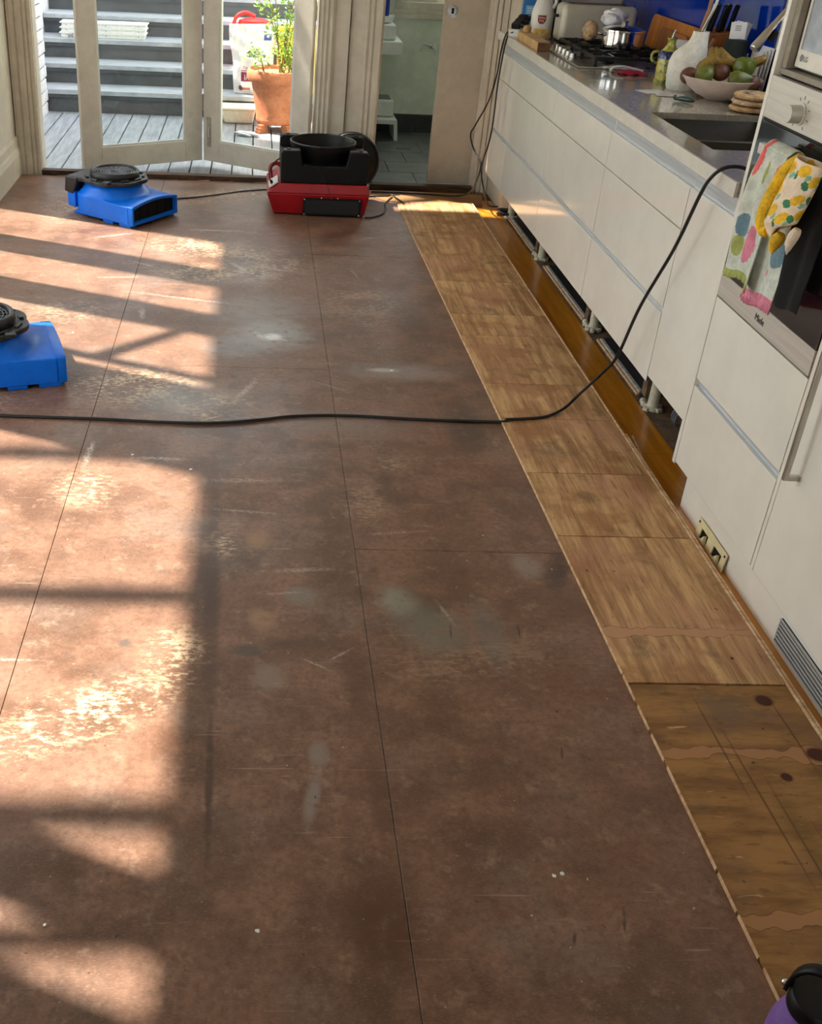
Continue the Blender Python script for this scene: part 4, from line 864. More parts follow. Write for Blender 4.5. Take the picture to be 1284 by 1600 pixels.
MB().tube([(.118, 5.94, .148), (.106, 5.94, .176)], .007, 8).build('lead_plug', 'black', rd, smooth=True)
MB().tube(curve([(.285, 5.898, .275), (.335, 5.897, .262), (.375, 5.895, .225), (.41, 5.892, .172), (.43, 5.880, .125), (.44, 5.874, .10)], 6), .002, 6).build('hanging_lead', 'rubber', rd, smooth=True)
dc = thing('round_lid', 'large black round lid standing on edge behind the red drying machine', 'lid', (.585, 6.46, 0), (math.radians(-6), 0, 0))
MB().lathe([(.001, .020), (.150, .020), (.158, .014), (.168, .010), (.170, .0), (.168, -.012), (.150, -.016), (.001, -.016)], (0, 0, 0), 56).xf(Matrix.Translation((0, 0, .171)) @ Matrix.Rotation(PI / 2, 4, 'X')).build('disc', 'black', dc, smooth=True, ang=40)
MB().tube([(.160 * math.cos(2 * PI * k / 56), -.022, .171 + .160 * math.sin(2 * PI * k / 56)) for k in range(56)], .004, 6, closed=True).build('rim', 'fan_black', dc, smooth=True)

# ================================================================== CABLES
def cord(label, pts, r=.0045, name='power_cord', n=10, plug=None):  # ordinary power cords and leads
    o_ = MB().tube(curve(pts, n), r, 8).build(name, 'rubber', smooth=True); return tag(o_, label, 'cord')
cord('long black cord crossing the floor and rising past the drawers to the oven tower',
     [(-1.35, 3.30, .006), (-1.1, 3.285, .006), (-.83, 3.268, .006), (-.506, 3.262, .006), (-.3, 3.25, .006), (-.118, 3.252, .006), (.04, 3.285, .006), (.166, 3.322, .006), (.345, 3.338, .006), (.62, 3.322, .006), (.881, 3.320, .006), (.905, 3.322, .014), (.96, 3.332, .014), (1.05, 3.355, .014), (1.13, 3.415, .02), (1.20, 3.475, .055), (1.245, 3.42, .16), (1.262, 3.360, .25), (1.265, 3.262, .46), (1.268, 3.105, .695), (1.272, 3.02, .875), (1.278, 2.985, .935), (1.298, 2.965, .965), (1.335, 2.958, .972), (1.38, 2.950, .962), (1.46, 2.93, .952)], .0055)
cord('thin black cord running from the blue air mover to the red drying machine', [(-.50, 6.02, .012), (-.43, 6.135, .005), (-.31, 6.19, .005), (-.194, 6.262, .005), (-.05, 6.36, .005), (.093, 6.42, .005), (.16, 6.43, .005), (.25, 6.36, .005), (.32, 6.325, .03)], .004)
cord('black cord looping from the red machine over the plywood corner', [(.640, 6.32, .03), (.66, 6.345, .006), (.74, 6.35, .006), (.80, 6.36, .006), (.838, 6.362, .012), (.852, 6.30, .012), (.878, 6.20, .014), (.882, 6.18, .013)], .0045)
cord('black cord curving along the right side of the red machine', [(.63, 5.872, .006), (.675, 5.885, .006), (.735, 5.96, .006), (.765, 6.06, .006), (.775, 6.17, .006), (.80, 6.26, .006), (.833, 6.335, .006)], .0045)
cord('pair lead bowing away from the cabinets below the power board', [(1.318, 5.93, .975), (1.296, 5.945, .955), (1.290, 5.98, .87), (1.288, 6.005, .742), (1.282, 6.10, .60), (1.268, 6.30, .44), (1.262, 6.38, .37), (1.272, 6.30, .31), (1.288, 6.15, .275), (1.29, 6.12, .24), (1.285, 6.16, .16), (1.27, 6.24, .075), (1.22, 6.38, .016), (1.05, 6.43, .009), (.9, 6.44, .009), (.72, 6.44, .009)], .0045)
cord('straighter lead hanging from the power board to the floor under the cabinets', [(1.325, 5.91, .972), (1.304, 5.93, .955), (1.298, 5.96, .87), (1.296, 5.985, .70), (1.296, 5.98, .50), (1.294, 6.02, .38), (1.292, 6.10, .275), (1.292, 6.09, .22), (1.31, 6.08, .15), (1.35, 6.15, .06), (1.40, 6.24, .0), (1.46, 6.26, -.008), (1.50, 6.195, -.008)], .0045)
cl = []
for k in range(64):
    a = k / 64 * 2 * PI * 3.5; cl.append((1.475 + .055 * math.cos(a) + .006 * math.sin(a * 1.7), 6.10 + .05 * math.sin(a), -.010 + .0065 * (a / (2 * PI))))
tag(MB().tube(cl, .0045, 6).build('cord_coil', 'rubber', smooth=True), 'coil of black cord on the floor under the far cabinet end', 'cord')
cl = [(1.535 + .03 * math.cos(k * .45), 3.33 + .006 * k * .2, .025 + .035 * math.sin(k * .45)) for k in range(40)]
tag(MB().tube(cl, .003, 6).build('hose_coil', 'print_grey', smooth=True), 'small grey coiled hose under the end panel', 'hose')

# ================================================================== THINGS ON THE BENCH
BT = .9455
# cooktop
ck = thing('gas_cooktop', 'steel gas cooktop with black cast iron grates in the benchtop', 'cooktop', (1.65, 5.26, BT))
B(1.402, 1.868, 4.91, 5.60, BT, BT + .007).build('steel_plate', 'nickel', ck, bevel=.002)
for k in range(5):
    y = 5.14 + k * .072; MB().lathe([(.019, 0), (.019, .004), (.016, .006), (.0145, .024), (.012, .026), (.001, .026)], (1.436, y, BT + .007), 18).build('knob', 'nickel', ck, smooth=True)
for bi, (x, y, r) in enumerate(((1.56, 5.07, .045), (1.56, 5.44, .036), (1.79, 5.07, .036), (1.79, 5.44, .045), (1.675, 5.26, .058))):
    b_ = MB().lathe([(r, 0), (r, .010), (r * .7, .012), (r * .7, .020), (r * .6, .023), (.001, .023)], (x, y, BT + .007), 24).build('burner', 'cast', ck, smooth=True)
for gi, (y0, y1) in enumerate(((4.94, 5.165), (5.175, 5.345), (5.355, 5.58))):
    g = MB(); z = BT + .040; x0, x1 = 1.485, 1.852; yc = (y0 + y1) / 2
    for (a, b) in (((x0, y0, z), (x1, y0, z)), ((x0, y1, z), (x1, y1, z)), ((x0, y0, z), (x0, y1, z)), ((x1, y0, z), (x1, y1, z))): g.bar(a, b, .010, .012)
    for xx in (1.56, 1.675, 1.79):
        g.bar((xx - .06, yc, z + .004), (xx - .02, yc, z + .004), .009, .014); g.bar((xx + .02, yc, z + .004), (xx + .06, yc, z + .004), .009, .014)
        g.bar((xx, y0, z + .002), (xx, yc - .03, z + .004), .009, .014); g.bar((xx, yc + .03, z + .004), (xx, y1, z + .002), .009, .014)
    for (xx, yy) in ((x0, y0), (x1, y0), (x0, y1), (x1, y1)): g.box(xx - .006, xx + .006, yy - .006, yy + .006, BT + .0072, z)
    g.build('grate', 'cast', ck)
# saucepan with lid
pt = thing('saucepan', 'shiny steel saucepan with a lid on the cooktop', 'saucepan', (1.685, 5.26, BT + .052))
MB().lathe([(.088, 0), (.093, .004), (.094, .062), (.098, .064), (.098, .067), (.001, .067)], (1.685, 5.26, BT + .0525), 40).build('pan_body', 'chrome', pt, smooth=True)
MB().lathe([(.096, .068), (.095, .074), (.06, .086), (.015, .090), (.012, .10), (.018, .108), (.001, .11)], (1.685, 5.26, BT + .0525), 32).build('lid', 'chrome', pt, smooth=True)
MB().tube(curve([(1.60, 5.24, 1.045), (1.575, 5.235, 1.052), (1.57, 5.255, 1.052), (1.595, 5.28, 1.046)], 5), .006, 8).build('side_handle', 'chrome', pt, smooth=True)
def crumple(c, r, n=26, m=16, amp=.14, seed=1):
    rnd = random.Random(seed); ks = [(rnd.uniform(2, 7), rnd.uniform(2, 7), rnd.uniform(2, 7), rnd.uniform(0, 6)) for _ in range(7)]
    def f(u, v):
        a, b = u * 2 * PI, lerp(-PI / 2, PI / 2, v); d = Vector((math.cos(b) * math.cos(a), math.cos(b) * math.sin(a), math.sin(b)))
        k = 1 + amp * sum(math.sin(p * d.x + q * d.y + s_ * d.z + t__) for p, q, s_, t__ in ks) / 4
        return (c[0] + d.x * r[0] * k, c[1] + d.y * r[1] * k, c[2] + d.z * r[2] * k)
    return MB().grid(f, n, m)
o = tag(crumple((1.655, 5.31, 1.125), (.055, .045, .034), seed=5, amp=.3).build('crumpled_packet', 'paper', smooth=True, ang=25, weld=True), 'crumpled clear and white packet behind the steel saucepan', 'packet')
o.location = (0.02, .09, -.02)
bb = thing('bread_bag', 'sliced bread in a clear bag between the toaster and saucepan', 'bread', (1.60, 5.50, .985))
crumple((1.60, 5.50, 1.036), (.034, .055, .043), amp=.1, seed=3).build('bread', 'bread', bb, smooth=True, weld=True); crumple((1.60, 5.50, 1.038), (.04, .061, .046), amp=.16, seed=9).build('bag', 'film', bb, smooth=True, ang=20, weld=True)
# toaster
ts = thing('toaster', 'wide cream enamel toaster behind the cooktop', 'toaster', (1.69, 5.78, BT))
B(1.510, 1.885, 5.70, 5.86, BT + .008, 1.128).build('toaster_shell', 'toaster', ts, bevel=.028, seg=5)
B(1.525, 1.87, 5.715, 5.845, BT, BT + .009).build('foot_plate', 'black', ts)
for y in (5.745, 5.80): B(1.56, 1.84, y, y + .028, 1.1275, 1.1287).build('slot', 'black', ts)
MB().bar((1.508, 5.78, 1.07), (1.490, 5.78, 1.07), .03, .012).build('lever', 'black', ts)
# bleach bottle
bo = thing('bleach_bottle', 'white plastic bleach bottle with a red badge beside the toaster', 'bottle', (1.468, 5.93, BT))
pr = [(.050, 0), (.056, .006), (.057, .02), (.057, .115), (.052, .14), (.040, .175), (.026, .20), (.018, .215), (.018, .23)]
MB().lathe(pr, (1.468, 5.93, BT), 36, 1.0, .78).build('bottle_body', 'bottle_w', bo, smooth=True)
MB().lathe([(.021, .228), (.021, .26), (.001, .262)], (1.468, 5.93, BT), 20).build('cap', 'pouch_red', bo, smooth=True)
MB().tube(curve([(1.512, 5.915, 1.09), (1.524, 5.91, 1.12), (1.512, 5.915, 1.155), (1.49, 5.925, 1.165)], 6), .009, 8).build('handle', 'bottle_w', bo, smooth=True)
def wrap(x, z, e=.0006):    # point on the front of the bottle wall
    a = x / .057; return (1.468 + (.057 + e) * math.sin(a), 5.93 - (.057 + e) * .78 * math.cos(a), BT + z)
def shield(u, v):
    w = .021 * (1 - .55 * max(0, (.5 - v) / .5) ** 2); return wrap(-.012 + (u - .5) * 2 * w, .072 + v * .040)
MB().grid(shield, 10, 10).build('badge', 'badge', bo, fix=False)
MB().grid(lambda u, v: wrap(lerp(-.05, .05, u), lerp(.014, .05, v), .0004), 16, 6).build('gold_label', 'gold_print', bo, fix=False)
for i, tx in enumerate(('White', 'King')):
    a = -.012 / .057; n_ = Vector((math.sin(a), -.78 * math.cos(a), 0)).normalized(); r_ = Vector((math.cos(a), .78 * math.sin(a), 0)).normalized()
    text(tx, .0135, 'bottle_w', bo, face_m(Vector(wrap(-.012, .100 - i * .013, .0025)), r_, (0, 0, 1)), ext=.0002)
# wooden block, power board, boxes
wb = thing('wood_block', 'pale timber block lying along the far front edge of the bench', 'block', (1.39, 5.62, BT))
B(1.335, 1.396, 5.405, 5.85, BT, BT + .040).build('block', 'wood_block', wb, bevel=.002); B(1.336, 1.395, 5.4035, 5.4048, BT + .001, BT + .039).build('end_grain', 'wood_dark', wb)
tag(MB().lathe([(.018, 0), (.020, .006), (.020, .022), (.014, .030), (.001, .031)], (1.368, 5.80, BT + .0405), 18).build('cork_stopper', 'wood_block', smooth=True), 'short brown stopper sitting on the timber block', 'stopper')
pb = thing('power_board', 'grey power board with black plugs at the far end of the bench', 'power board', (1.352, 5.955, BT + .014), (0, math.radians(-14), math.radians(62)))
B(-.05, .16, -.030, .030, .0, .036).build('casing', 'white_pl', pb, world=False, bevel=.005)
for x in (-.02, .035, .09): MB().box(x - .020, x + .020, -.024, .020, .036, .062).box(x - .012, x + .012, -.050, -.02, .040, .058).build('plug', 'black', pb, world=False, bevel=.004)
bx = thing('blue_carton', 'blue cardboard carton standing at the far bench end', 'carton', (1.455, 6.145, BT), (0, 0, math.radians(-8)))
B(-.045, .06, -.035, .035, 0, .24).build('carton', 'box_blue', bx, world=False, bevel=.001); B(-.030, .055, -.0362, -.0352, .085, .135).build('pale_print', 'box_cyan', bx, world=False)
for k in range(3): B(-.022, .02 + .01 * k, -.0368, -.0364, .098 + k * .011, .102 + k * .011).build('print_line', 'paper', bx, world=False)
tag(MB().lathe([(.034, 0), (.036, .004), (.036, .13), (.018, .16), (.016, .20), (.001, .20)], (1.580, 6.10, BT), 20).build('dark_bottle', 'black', smooth=True), 'dark glass bottle behind the white bleach bottle', 'bottle')
# chopping boards against the splashback
def board(label, y0, y1, z1, x, tilt, mat='board', r=.03):
    cb = thing('chopping_board', label, 'chopping board', (x, (y0 + y1) / 2, BT), (0, tilt, 0), group='chopping boards leaning on the splashback')
    w_ = (y1 - y0) / 2; h = z1 - BT; q = [(-w_, 0), (w_, 0)]
    for (cx, cy, a0) in ((w_ - r, h - r, 0), (-w_ + r, h - r, PI / 2)): q += [(cx + r * math.cos(a0 + PI / 2 * k / 6), cy + r * math.sin(a0 + PI / 2 * k / 6)) for k in range(7)]
    MB().prism(q, 0, .016, ax='x').build('board', mat, cb, world=False, bevel=.002)
board('large orange brown chopping board leaning on the blue splashback', 4.98, 5.62, 1.115, 1.910, math.radians(8))
board('smaller darker chopping board in front of the large one', 5.05, 5.42, 1.075, 1.890, math.radians(8), 'knife_block')
# red and white cloth
ct = thing('dish_cloth', 'crimson and white folded cloth beside the cooktop corner', 'cloth', (1.60, 4.80, BT))
MB().grid(lambda u, v: (lerp(1.545, 1.66, u), lerp(4.755, 4.835, v) , BT + .003 + .012 * math.sin(u * PI) * math.sin(v * PI) + .004 * math.sin(u * 14 + v * 5)), 18, 10).build('red_fold', 'pouch_red', ct, smooth=True, solid=.003)
MB().tube(curve([(1.525, 4.845, BT + .004), (1.54, 4.85, BT + .018), (1.58, 4.85, BT + .022), (1.64, 4.86, BT + .012), (1.67, 4.85, BT + .005)], 6), .005, 8).build('white_edge', 'paper', ct, smooth=True)
# painted oil jug
jg = thing('oil_jug', 'yellow and green painted pottery oil jug with spout', 'jug', (1.678, 4.600, BT))
MB().lathe([(.044, 0), (.045, .008), (.041, .012), (.043, .06), (.042, .10), (.034, .122), (.022, .136), (.016, .145), (.016, .160), (.022, .170), (.001, .170)], (1.678, 4.600, BT), 28).build('jug_body', 'majolica', jg, smooth=True)
MB().lathe([(.0432, .092), (.0430, .106), (.0355, .122)], (1.678, 4.600, BT), 28, cap=False).build('blue_band', 'majolica_blue', jg, smooth=True)
MB().tube(curve([(1.643, 4.615, BT + .115), (1.620, 4.625, BT + .11), (1.617, 4.625, BT + .085), (1.637, 4.615, BT + .07)], 6), .006, 8).build('handle', 'majolica', jg, smooth=True)
MB().tube([(1.678, 4.600, BT + .165), (1.680, 4.598, BT + .185), (1.683, 4.595, BT + .20)], [.006, .004, .003], 8).build('pourer', 'nickel', jg, smooth=True)
# papers
for k, (x, y, rz, lb) in enumerate(((1.555, 4.36, .3, 'white sheet of paper lying near the oil jug'), (1.60, 4.29, -.2, 'white sheet of paper tucked under the vase front'))):
    p = B(-.055, .055, -.04, .04, 0, .0006).build('paper_sheet', 'paper'); p.location = (x, y, BT + .0003 + k * .0008); p.rotation_euler = (0, 0, rz); tag(p, lb, 'paper', 'loose papers on the bench')
# white vase with utensils
vz = thing('white_vase', 'white textured vase with sloping shoulder holding wooden spoons', 'vase', (1.70, 4.455, BT))
ringz = [(0, .058, 0), (.01, .062, 0), (.05, .068, .0), (.10, .070, .002), (.13, .064, .008), (.155, .050, .020), (.175, .037, .030), (.195, .031, .034), (.215, .030, .035), (.214, .026, .035), (.18, .024, .033)]
m = MB(); nn = 32; dv = Vector((.62, -.78, 0))
m.add([(1.70 + r * 1.0 * math.cos(2 * PI * k / nn) + dv.x * o_, 4.455 + r * math.sin(2 * PI * k / nn) + dv.y * o_, BT + z) for (z, r, o_) in ringz for k in range(nn)],
      [(i * nn + k, i * nn + (k + 1) % nn, (i + 1) * nn + (k + 1) % nn, (i + 1) * nn + k) for i in range(len(ringz) - 1) for k in range(nn)] + [tuple(range(nn))[::-1], tuple((len(ringz) - 1) * nn + k for k in range(nn))])
m.build('vase_body', 'vase', vz, smooth=True, ang=60)
cx, cy = 1.70 + dv.x * .035, 4.455 + dv.y * .035
for k, (dx, dy, L, mt_, r, lb) in enumerate(((.03, .02, .17, 'spoon', .007, 'thick wooden spoon handle standing in the white vase'), (.045, -.01, .20, 'nickel', .005, 'steel utensil handle leaning right in the white vase'), (.06, .015, .20, 'nickel', .0045, 'steel utensil handle at the back of the white vase'))):
    tag(MB().tube([(cx - dx * .2 + .006 * (k - 1), cy + .006 * (k - 1), BT + .185), (cx + dx * .6, cy + dy, BT + .22 + L * .4), (cx + dx, cy + dy * 1.6, BT + .22 + L)], [r * .9, r, r * 1.1], 10).build('utensil', mt_, smooth=True), lb, 'utensil', 'utensils in the vase')
# knife block with knives
kb = thing('knife_block', 'honey coloured wooden knife block behind the white vase', 'knife block', (1.84, 4.62, BT))
MB().hexa([(1.785, 4.57, BT), (1.90, 4.57, BT), (1.90, 4.69, BT), (1.785, 4.69, BT), (1.790, 4.56, BT + .185), (1.905, 4.56, BT + .205), (1.905, 4.68, BT + .215), (1.790, 4.68, BT + .195)]).build('block', 'knife_block', kb, bevel=.004)
for k, (x, y) in enumerate(((1.80, 4.58), (1.822, 4.60), (1.845, 4.58), (1.868, 4.605), (1.89, 4.585))):
    kn = tag(MB().bar((x, y, BT + .200), (x + .012, y - .01, BT + .30), .014, .020, up=(0, 1, 0)).build('knife', 'black', bevel=.003), '%s black knife handle from the left in the knife block' % ('first', 'second', 'third', 'fourth', 'fifth')[k], 'knife', 'knives in the block')
    MB().bar((x - .0075, y, BT + .202), (x + .0045, y - .01, BT + .30), .002, .012, up=(0, 1, 0)).build('steel_tang', 'chrome', kn)
# books, letters, speaker
for k in range(4):
    p = MB().box(-.001, .001, -.055, .055, 0, .165 + .006 * k).build('letter', 'paper'); p.location = (1.916 + k * .006, 4.345 - k * .012, BT); p.rotation_euler = (0, math.radians(3), math.radians(2 * k - 3)); tag(p, '%s upright white letter propped behind the dark speaker' % ('front', 'second', 'third', 'rearmost')[k], 'letter', 'letters behind the speaker')
for k in range(3):
    p = B(-.002, .002, -.035, .035, 0, .15).build('booklet', 'paper'); p.location = (1.765 + .007 * k, 4.70 + .010 * k, BT); p.rotation_euler = (0, 0, math.radians(70 - 6 * k)); tag(p, '%s thin white booklet standing between vase and knife block' % ('nearest', 'middle', 'farthest')[k], 'booklet', 'booklets beside the knife block')
sk_ = thing('speaker', 'dark cylindrical speaker standing behind the fruit bowl', 'speaker', (1.872, 4.437, BT))
MB().lathe([(.040, 0), (.044, .006), (.047, .10), (.044, .184), (.040, .190), (.001, .191)], (1.872, 4.437, BT), 32).build('speaker_body', 'speaker', sk_, smooth=True, ang=50)
for k in range(3):
    p = B(-.030, .030, -.0005, .0005, 0, .060).build('card', 'paper'); p.location = (1.868 + .007 * k, 4.433 + .008 * k, BT + .192); p.rotation_euler = (math.radians(-6), math.radians(-5 + 6 * k), math.radians(-38)); tag(p, '%s white card standing on the dark speaker' % ('front', 'middle', 'back')[k], 'card', 'cards on the speaker')
    if k == 0:
        for j in range(3): B(-.012, .010, -.0012, -.0006, .030 + j * .007, .033 + j * .007).build('print_line', 'print_grey', p, world=False)
# fruit bowl
FX, FY = 1.765, 4.24
fb = tag(MB().lathe([(.045, 0), (.05, .004), (.085, .018), (.125, .048), (.148, .080), (.145, .081), (.120, .052), (.08, .024), (.001, .016)], (FX, FY, BT), 44, cap=False).build('fruit_bowl', 'bowl', smooth=True, ang=70), 'pale pink ceramic bowl piled with fruit', 'bowl')
def pear(label, loc, rot, mat='pear', s_=1.0):
    t_ = thing('pear', label, 'pear', loc, rot, group='fruit in the bowl')
    MB().lathe([(.004 * s_, 0), (.022 * s_, .004 * s_), (.034 * s_, .022 * s_), (.034 * s_, .036 * s_), (.026 * s_, .056 * s_), (.016 * s_, .074 * s_), (.010 * s_, .084 * s_), (.002 * s_, .087 * s_)], (0, 0, 0), 22).build('pear_flesh', mat, t_, world=False, smooth=True)
    MB().tube([(0, 0, .085 * s_), (.003, 0, .10 * s_)], .0018, 6).build('stem', 'twig', t_, world=False)
pear('green pear lying on its side at the left front of the bowl', (FX - .105, FY - .052, BT + .078), (math.radians(70), 0, math.radians(130)))
pear('green pear lying at the front middle of the bowl', (FX - .012, FY - .088, BT + .078), (math.radians(80), 0, math.radians(75)))
pear('brownish pear standing at the back left of the bowl', (FX - .060, FY + .055, BT + .070), (math.radians(18), math.radians(20), 0), 'banana', 1.1)
ap = thing('apple', 'green apple on top at the right of the bowl', 'apple', (FX + .055, FY - .045, BT + .088), group='fruit in the bowl')
MB().lathe([(.008, .004), (.024, 0), (.038, .018), (.041, .038), (.034, .060), (.018, .068), (.006, .063), (.001, .060)], (FX + .055, FY - .045, BT + .088), 26).build('apple_flesh', 'apple', ap, smooth=True)
MB().tube([(FX + .055, FY - .045, BT + .148), (FX + .058, FY - .045, BT + .170)], .002, 6).build('stem', 'twig', ap)
for k, (dx, dy, dz, lb) in enumerate(((-.018, -.020, .098, 'dark red peach in the middle of the fruit bowl'), (.075, -.095, .072, 'brown red fruit at the right front rim of the bowl'), (-.115, .03, .075, 'dark fruit at the left rim of the bowl'))):
    tag(MB().sphere((FX + dx, FY + dy, BT + dz), (.034, .034, .031), 20, 12).build('peach', 'peach', smooth=True), lb, 'fruit', 'fruit in the bowl')
bn = thing('banana_bunch', 'spotted yellow bananas lying over the back of the fruit', 'bananas', (FX + .03, FY + .04, BT + .10), group='fruit in the bowl')
for k in range(3):
    a = curve([(FX - .045 + .012 * k, FY + .055 - .012 * k, BT + .175), (FX - .035 + .02 * k, FY + .03 - .018 * k, BT + .140), (FX + .01 + .022 * k, FY + .012 - .02 * k, BT + .118 + .004 * k), (FX + .075 + .02 * k, FY + .02 - .028 * k, BT + .122 + .012 * k), (FX + .115 + .012 * k, FY + .03 - .03 * k, BT + .14 + .012 * k)], 6)
    nA = len(a); MB().tube(a, [.004 + .013 * min(1, math.sin(PI * min(1, max(0, (i + 1) / nA))) * 1.6) for i in range(nA)], 10).build('banana', 'banana', bn, smooth=True)
MB().tube([(FX - .05, FY + .06, BT + .172), (FX - .042, FY + .052, BT + .205)], [.009, .006], 8).build('bunch_stem', 'peach', bn, smooth=True)
# flat breads in clear bag
fbx = thing('flat_breads', 'stack of flat breads in a clear bag beside the fruit bowl', 'bread', (1.80, 4.002, BT))
for k in range(3): MB().lathe([(.05, 0), (.072, .003), (.076, .010), (.070, .017), (.04, .020), (.001, .021)], (1.80 + .004 * (k - 1), 4.002, BT + .002 + k * .0212), 28).build('flat_bread', 'bread', fbx, smooth=True)
crumple((1.80, 4.002, BT + .0365), (.084, .084, .035), amp=.07, seed=21, n=40, m=20).build('bag', 'film', fbx, smooth=True, ang=20, weld=True)
crumple((1.888, 4.02, BT + .028), (.022, .02, .022), amp=.3, seed=4).build('bag_twist', 'film', fbx, smooth=True, ang=20, weld=True)
dp = thing('film_packet', 'dark green packet with crumpled clear film top behind the flat breads', 'packet', (1.918, 4.107, BT))
B(1.892, 1.947, 4.09, 4.125, BT, BT + .055).build('packet', 'peg', dp, bevel=.004); crumple((1.915, 4.107, BT + .075), (.026, .018, .026), amp=.35, seed=8).build('film_top', 'bag_white', dp, smooth=True, ang=20, weld=True)
# green peg
pg_ = thing('bag_clip', 'small dark green plastic clip on the bench near the sink', 'clip', (1.605, 4.145, BT + .001), (0, 0, math.radians(-35)))
MB().tube(curve([(-.038, 0, .006), (-.02, .004, .009), (0, .002, .010), (.02, -.003, .009), (.036, 0, .007)], 5), [.004 + .005 * math.sin(PI * k / 20) for k in range(21)], 10).build('clip_body', 'peg', pg_, world=False, smooth=True)
MB().box(-.042, -.034, -.004, .004, .004, .02).build('clip_tab', 'peg', pg_, world=False, bevel=.001)

# ================================================================== WATER BOTTLE
wtb = thing('water_bottle', 'purple metal water bottle with black lid and strap handle', 'bottle', (.850, .940, 0))
BX, BY = .850, .940
MB().lathe([(.049, 0), (.052, .003), (.0525, .145), (.0515, .165), (.046, .188), (.0385, .202), (.038, .209)], (BX, BY, 0), 40).build('bottle_body', 'purple', wtb, smooth=True)
MB().lathe([(.0395, .2095), (.041, .212), (.041, .234), (.038, .238), (.001, .238)], (BX, BY, 0), 36).build('lid', 'black', wtb, smooth=True, ang=40)
av = Vector((-.70, .714, 0)); pts = []
for k in range(15):
    a = PI * k / 14; pts.append((BX + av.x * .0445 * math.cos(a) * 1.0, BY + av.y * .0445 * math.cos(a), .222 + .068 * math.sin(a) ** .8))
nrm = Vector((-av.y, av.x, 0))
def strap(u, v):
    i = u * 14; k = min(13, int(i)); p = Vector(pts[k]).lerp(Vector(pts[k + 1]), i - k); return tuple(p + nrm * ((v - .5) * .020))
MB().grid(strap, 28, 2).build('strap_handle', 'black', wtb, smooth=True, fix=False, solid=.006)
for s_ in (-1, 1): MB().sphere((BX + av.x * .049 * s_, BY + av.y * .049 * s_, .226), .006, 12, 8).build('pivot', 'chrome', wtb, smooth=True)

# ================================================================== LAUNDRY THINGS
tb = thing('laundry_basin', 'white stepped wall basin at the left of the laundry', 'basin', (.85, 8.2, .56))
B(.665, 1.032, 8.00, 8.415, .565, .655).build('basin', 'white_pl', tb, bevel=.008); B(.665, .985, 8.06, 8.415, .656, .752).build('upper_block', 'white_pl', tb, bevel=.008)
tag(MB().lathe([(.045, 0), (.065, .01), (.075, .035), (.078, .05), (.07, .05), (.001, .02)], (.905, 8.20, .7525), 28).build('white_bowl', 'white_pl', smooth=True), 'white bowl on top of the laundry basin', 'bowl')
tag(B(.87, .94, 8.17, 8.23, .79, 1.0).build('blue_bottle', 'blue_glass', bevel=.012, seg=3), 'blue bottle standing in the white laundry bowl', 'bottle')
ss = thing('step_stool', 'white plastic two tier step stool on the laundry floor', 'stool', (.93, 8.25, -.022))
MB().prism([(.80, .125), (1.045, .125), (1.05, .118), (1.062, -.0215), (1.035, -.0215), (1.026, .092), (.80, .092)], 8.07, 8.38, ax='y').build('lower_step', 'white_pl', ss, bevel=.005)
B(.80, 1.025, 8.16, 8.385, .126, .245).build('upper_step', 'white_pl', ss, bevel=.018, seg=3); B(.81, 1.005, 8.18, 8.37, .2455, .2475).build('tread_pad', 'print_grey', ss)
wp = thing('wall_tap', 'chrome wall tap in the laundry', 'tap', (1.31, 8.39, .59))
MB().lathe([(.022, 0), (.022, .010), (.014, .014), (.014, .05), (.001, .05)], (0, 0, 0), 18).xf(Matrix.Translation((1.305, 8.4195, .592)) @ Matrix.Rotation(PI / 2, 4, 'X')).build('body', 'chrome', wp, smooth=True)
MB().tube(curve([(1.305, 8.375, .592), (1.27, 8.36, .60), (1.235, 8.35, .603), (1.215, 8.345, .590), (1.214, 8.345, .56)], 6), .006, 8).build('spout', 'chrome', wp, smooth=True)
MB().tube([(1.305, 8.365, .592), (1.325, 8.355, .57), (1.33, 8.35, .53)], .006, 8).build('lever', 'chrome', wp, smooth=True)
fd = thing('floor_waste', 'rectangular metal floor drain in the dark laundry tiles', 'drain', (1.075, 7.80, -.022))
MB().box(1.025, 1.125, 7.775, 7.781, -.0218, -.0195).box(1.025, 1.125, 7.819, 7.825, -.0218, -.0195).box(1.025, 1.031, 7.781, 7.819, -.0218, -.0195).box(1.119, 1.125, 7.781, 7.819, -.0218, -.0195).build('frame', 'chrome', fd); B(1.032, 1.118, 7.782, 7.818, -.0218, -.0208).build('insert', 'tile_dark', fd)

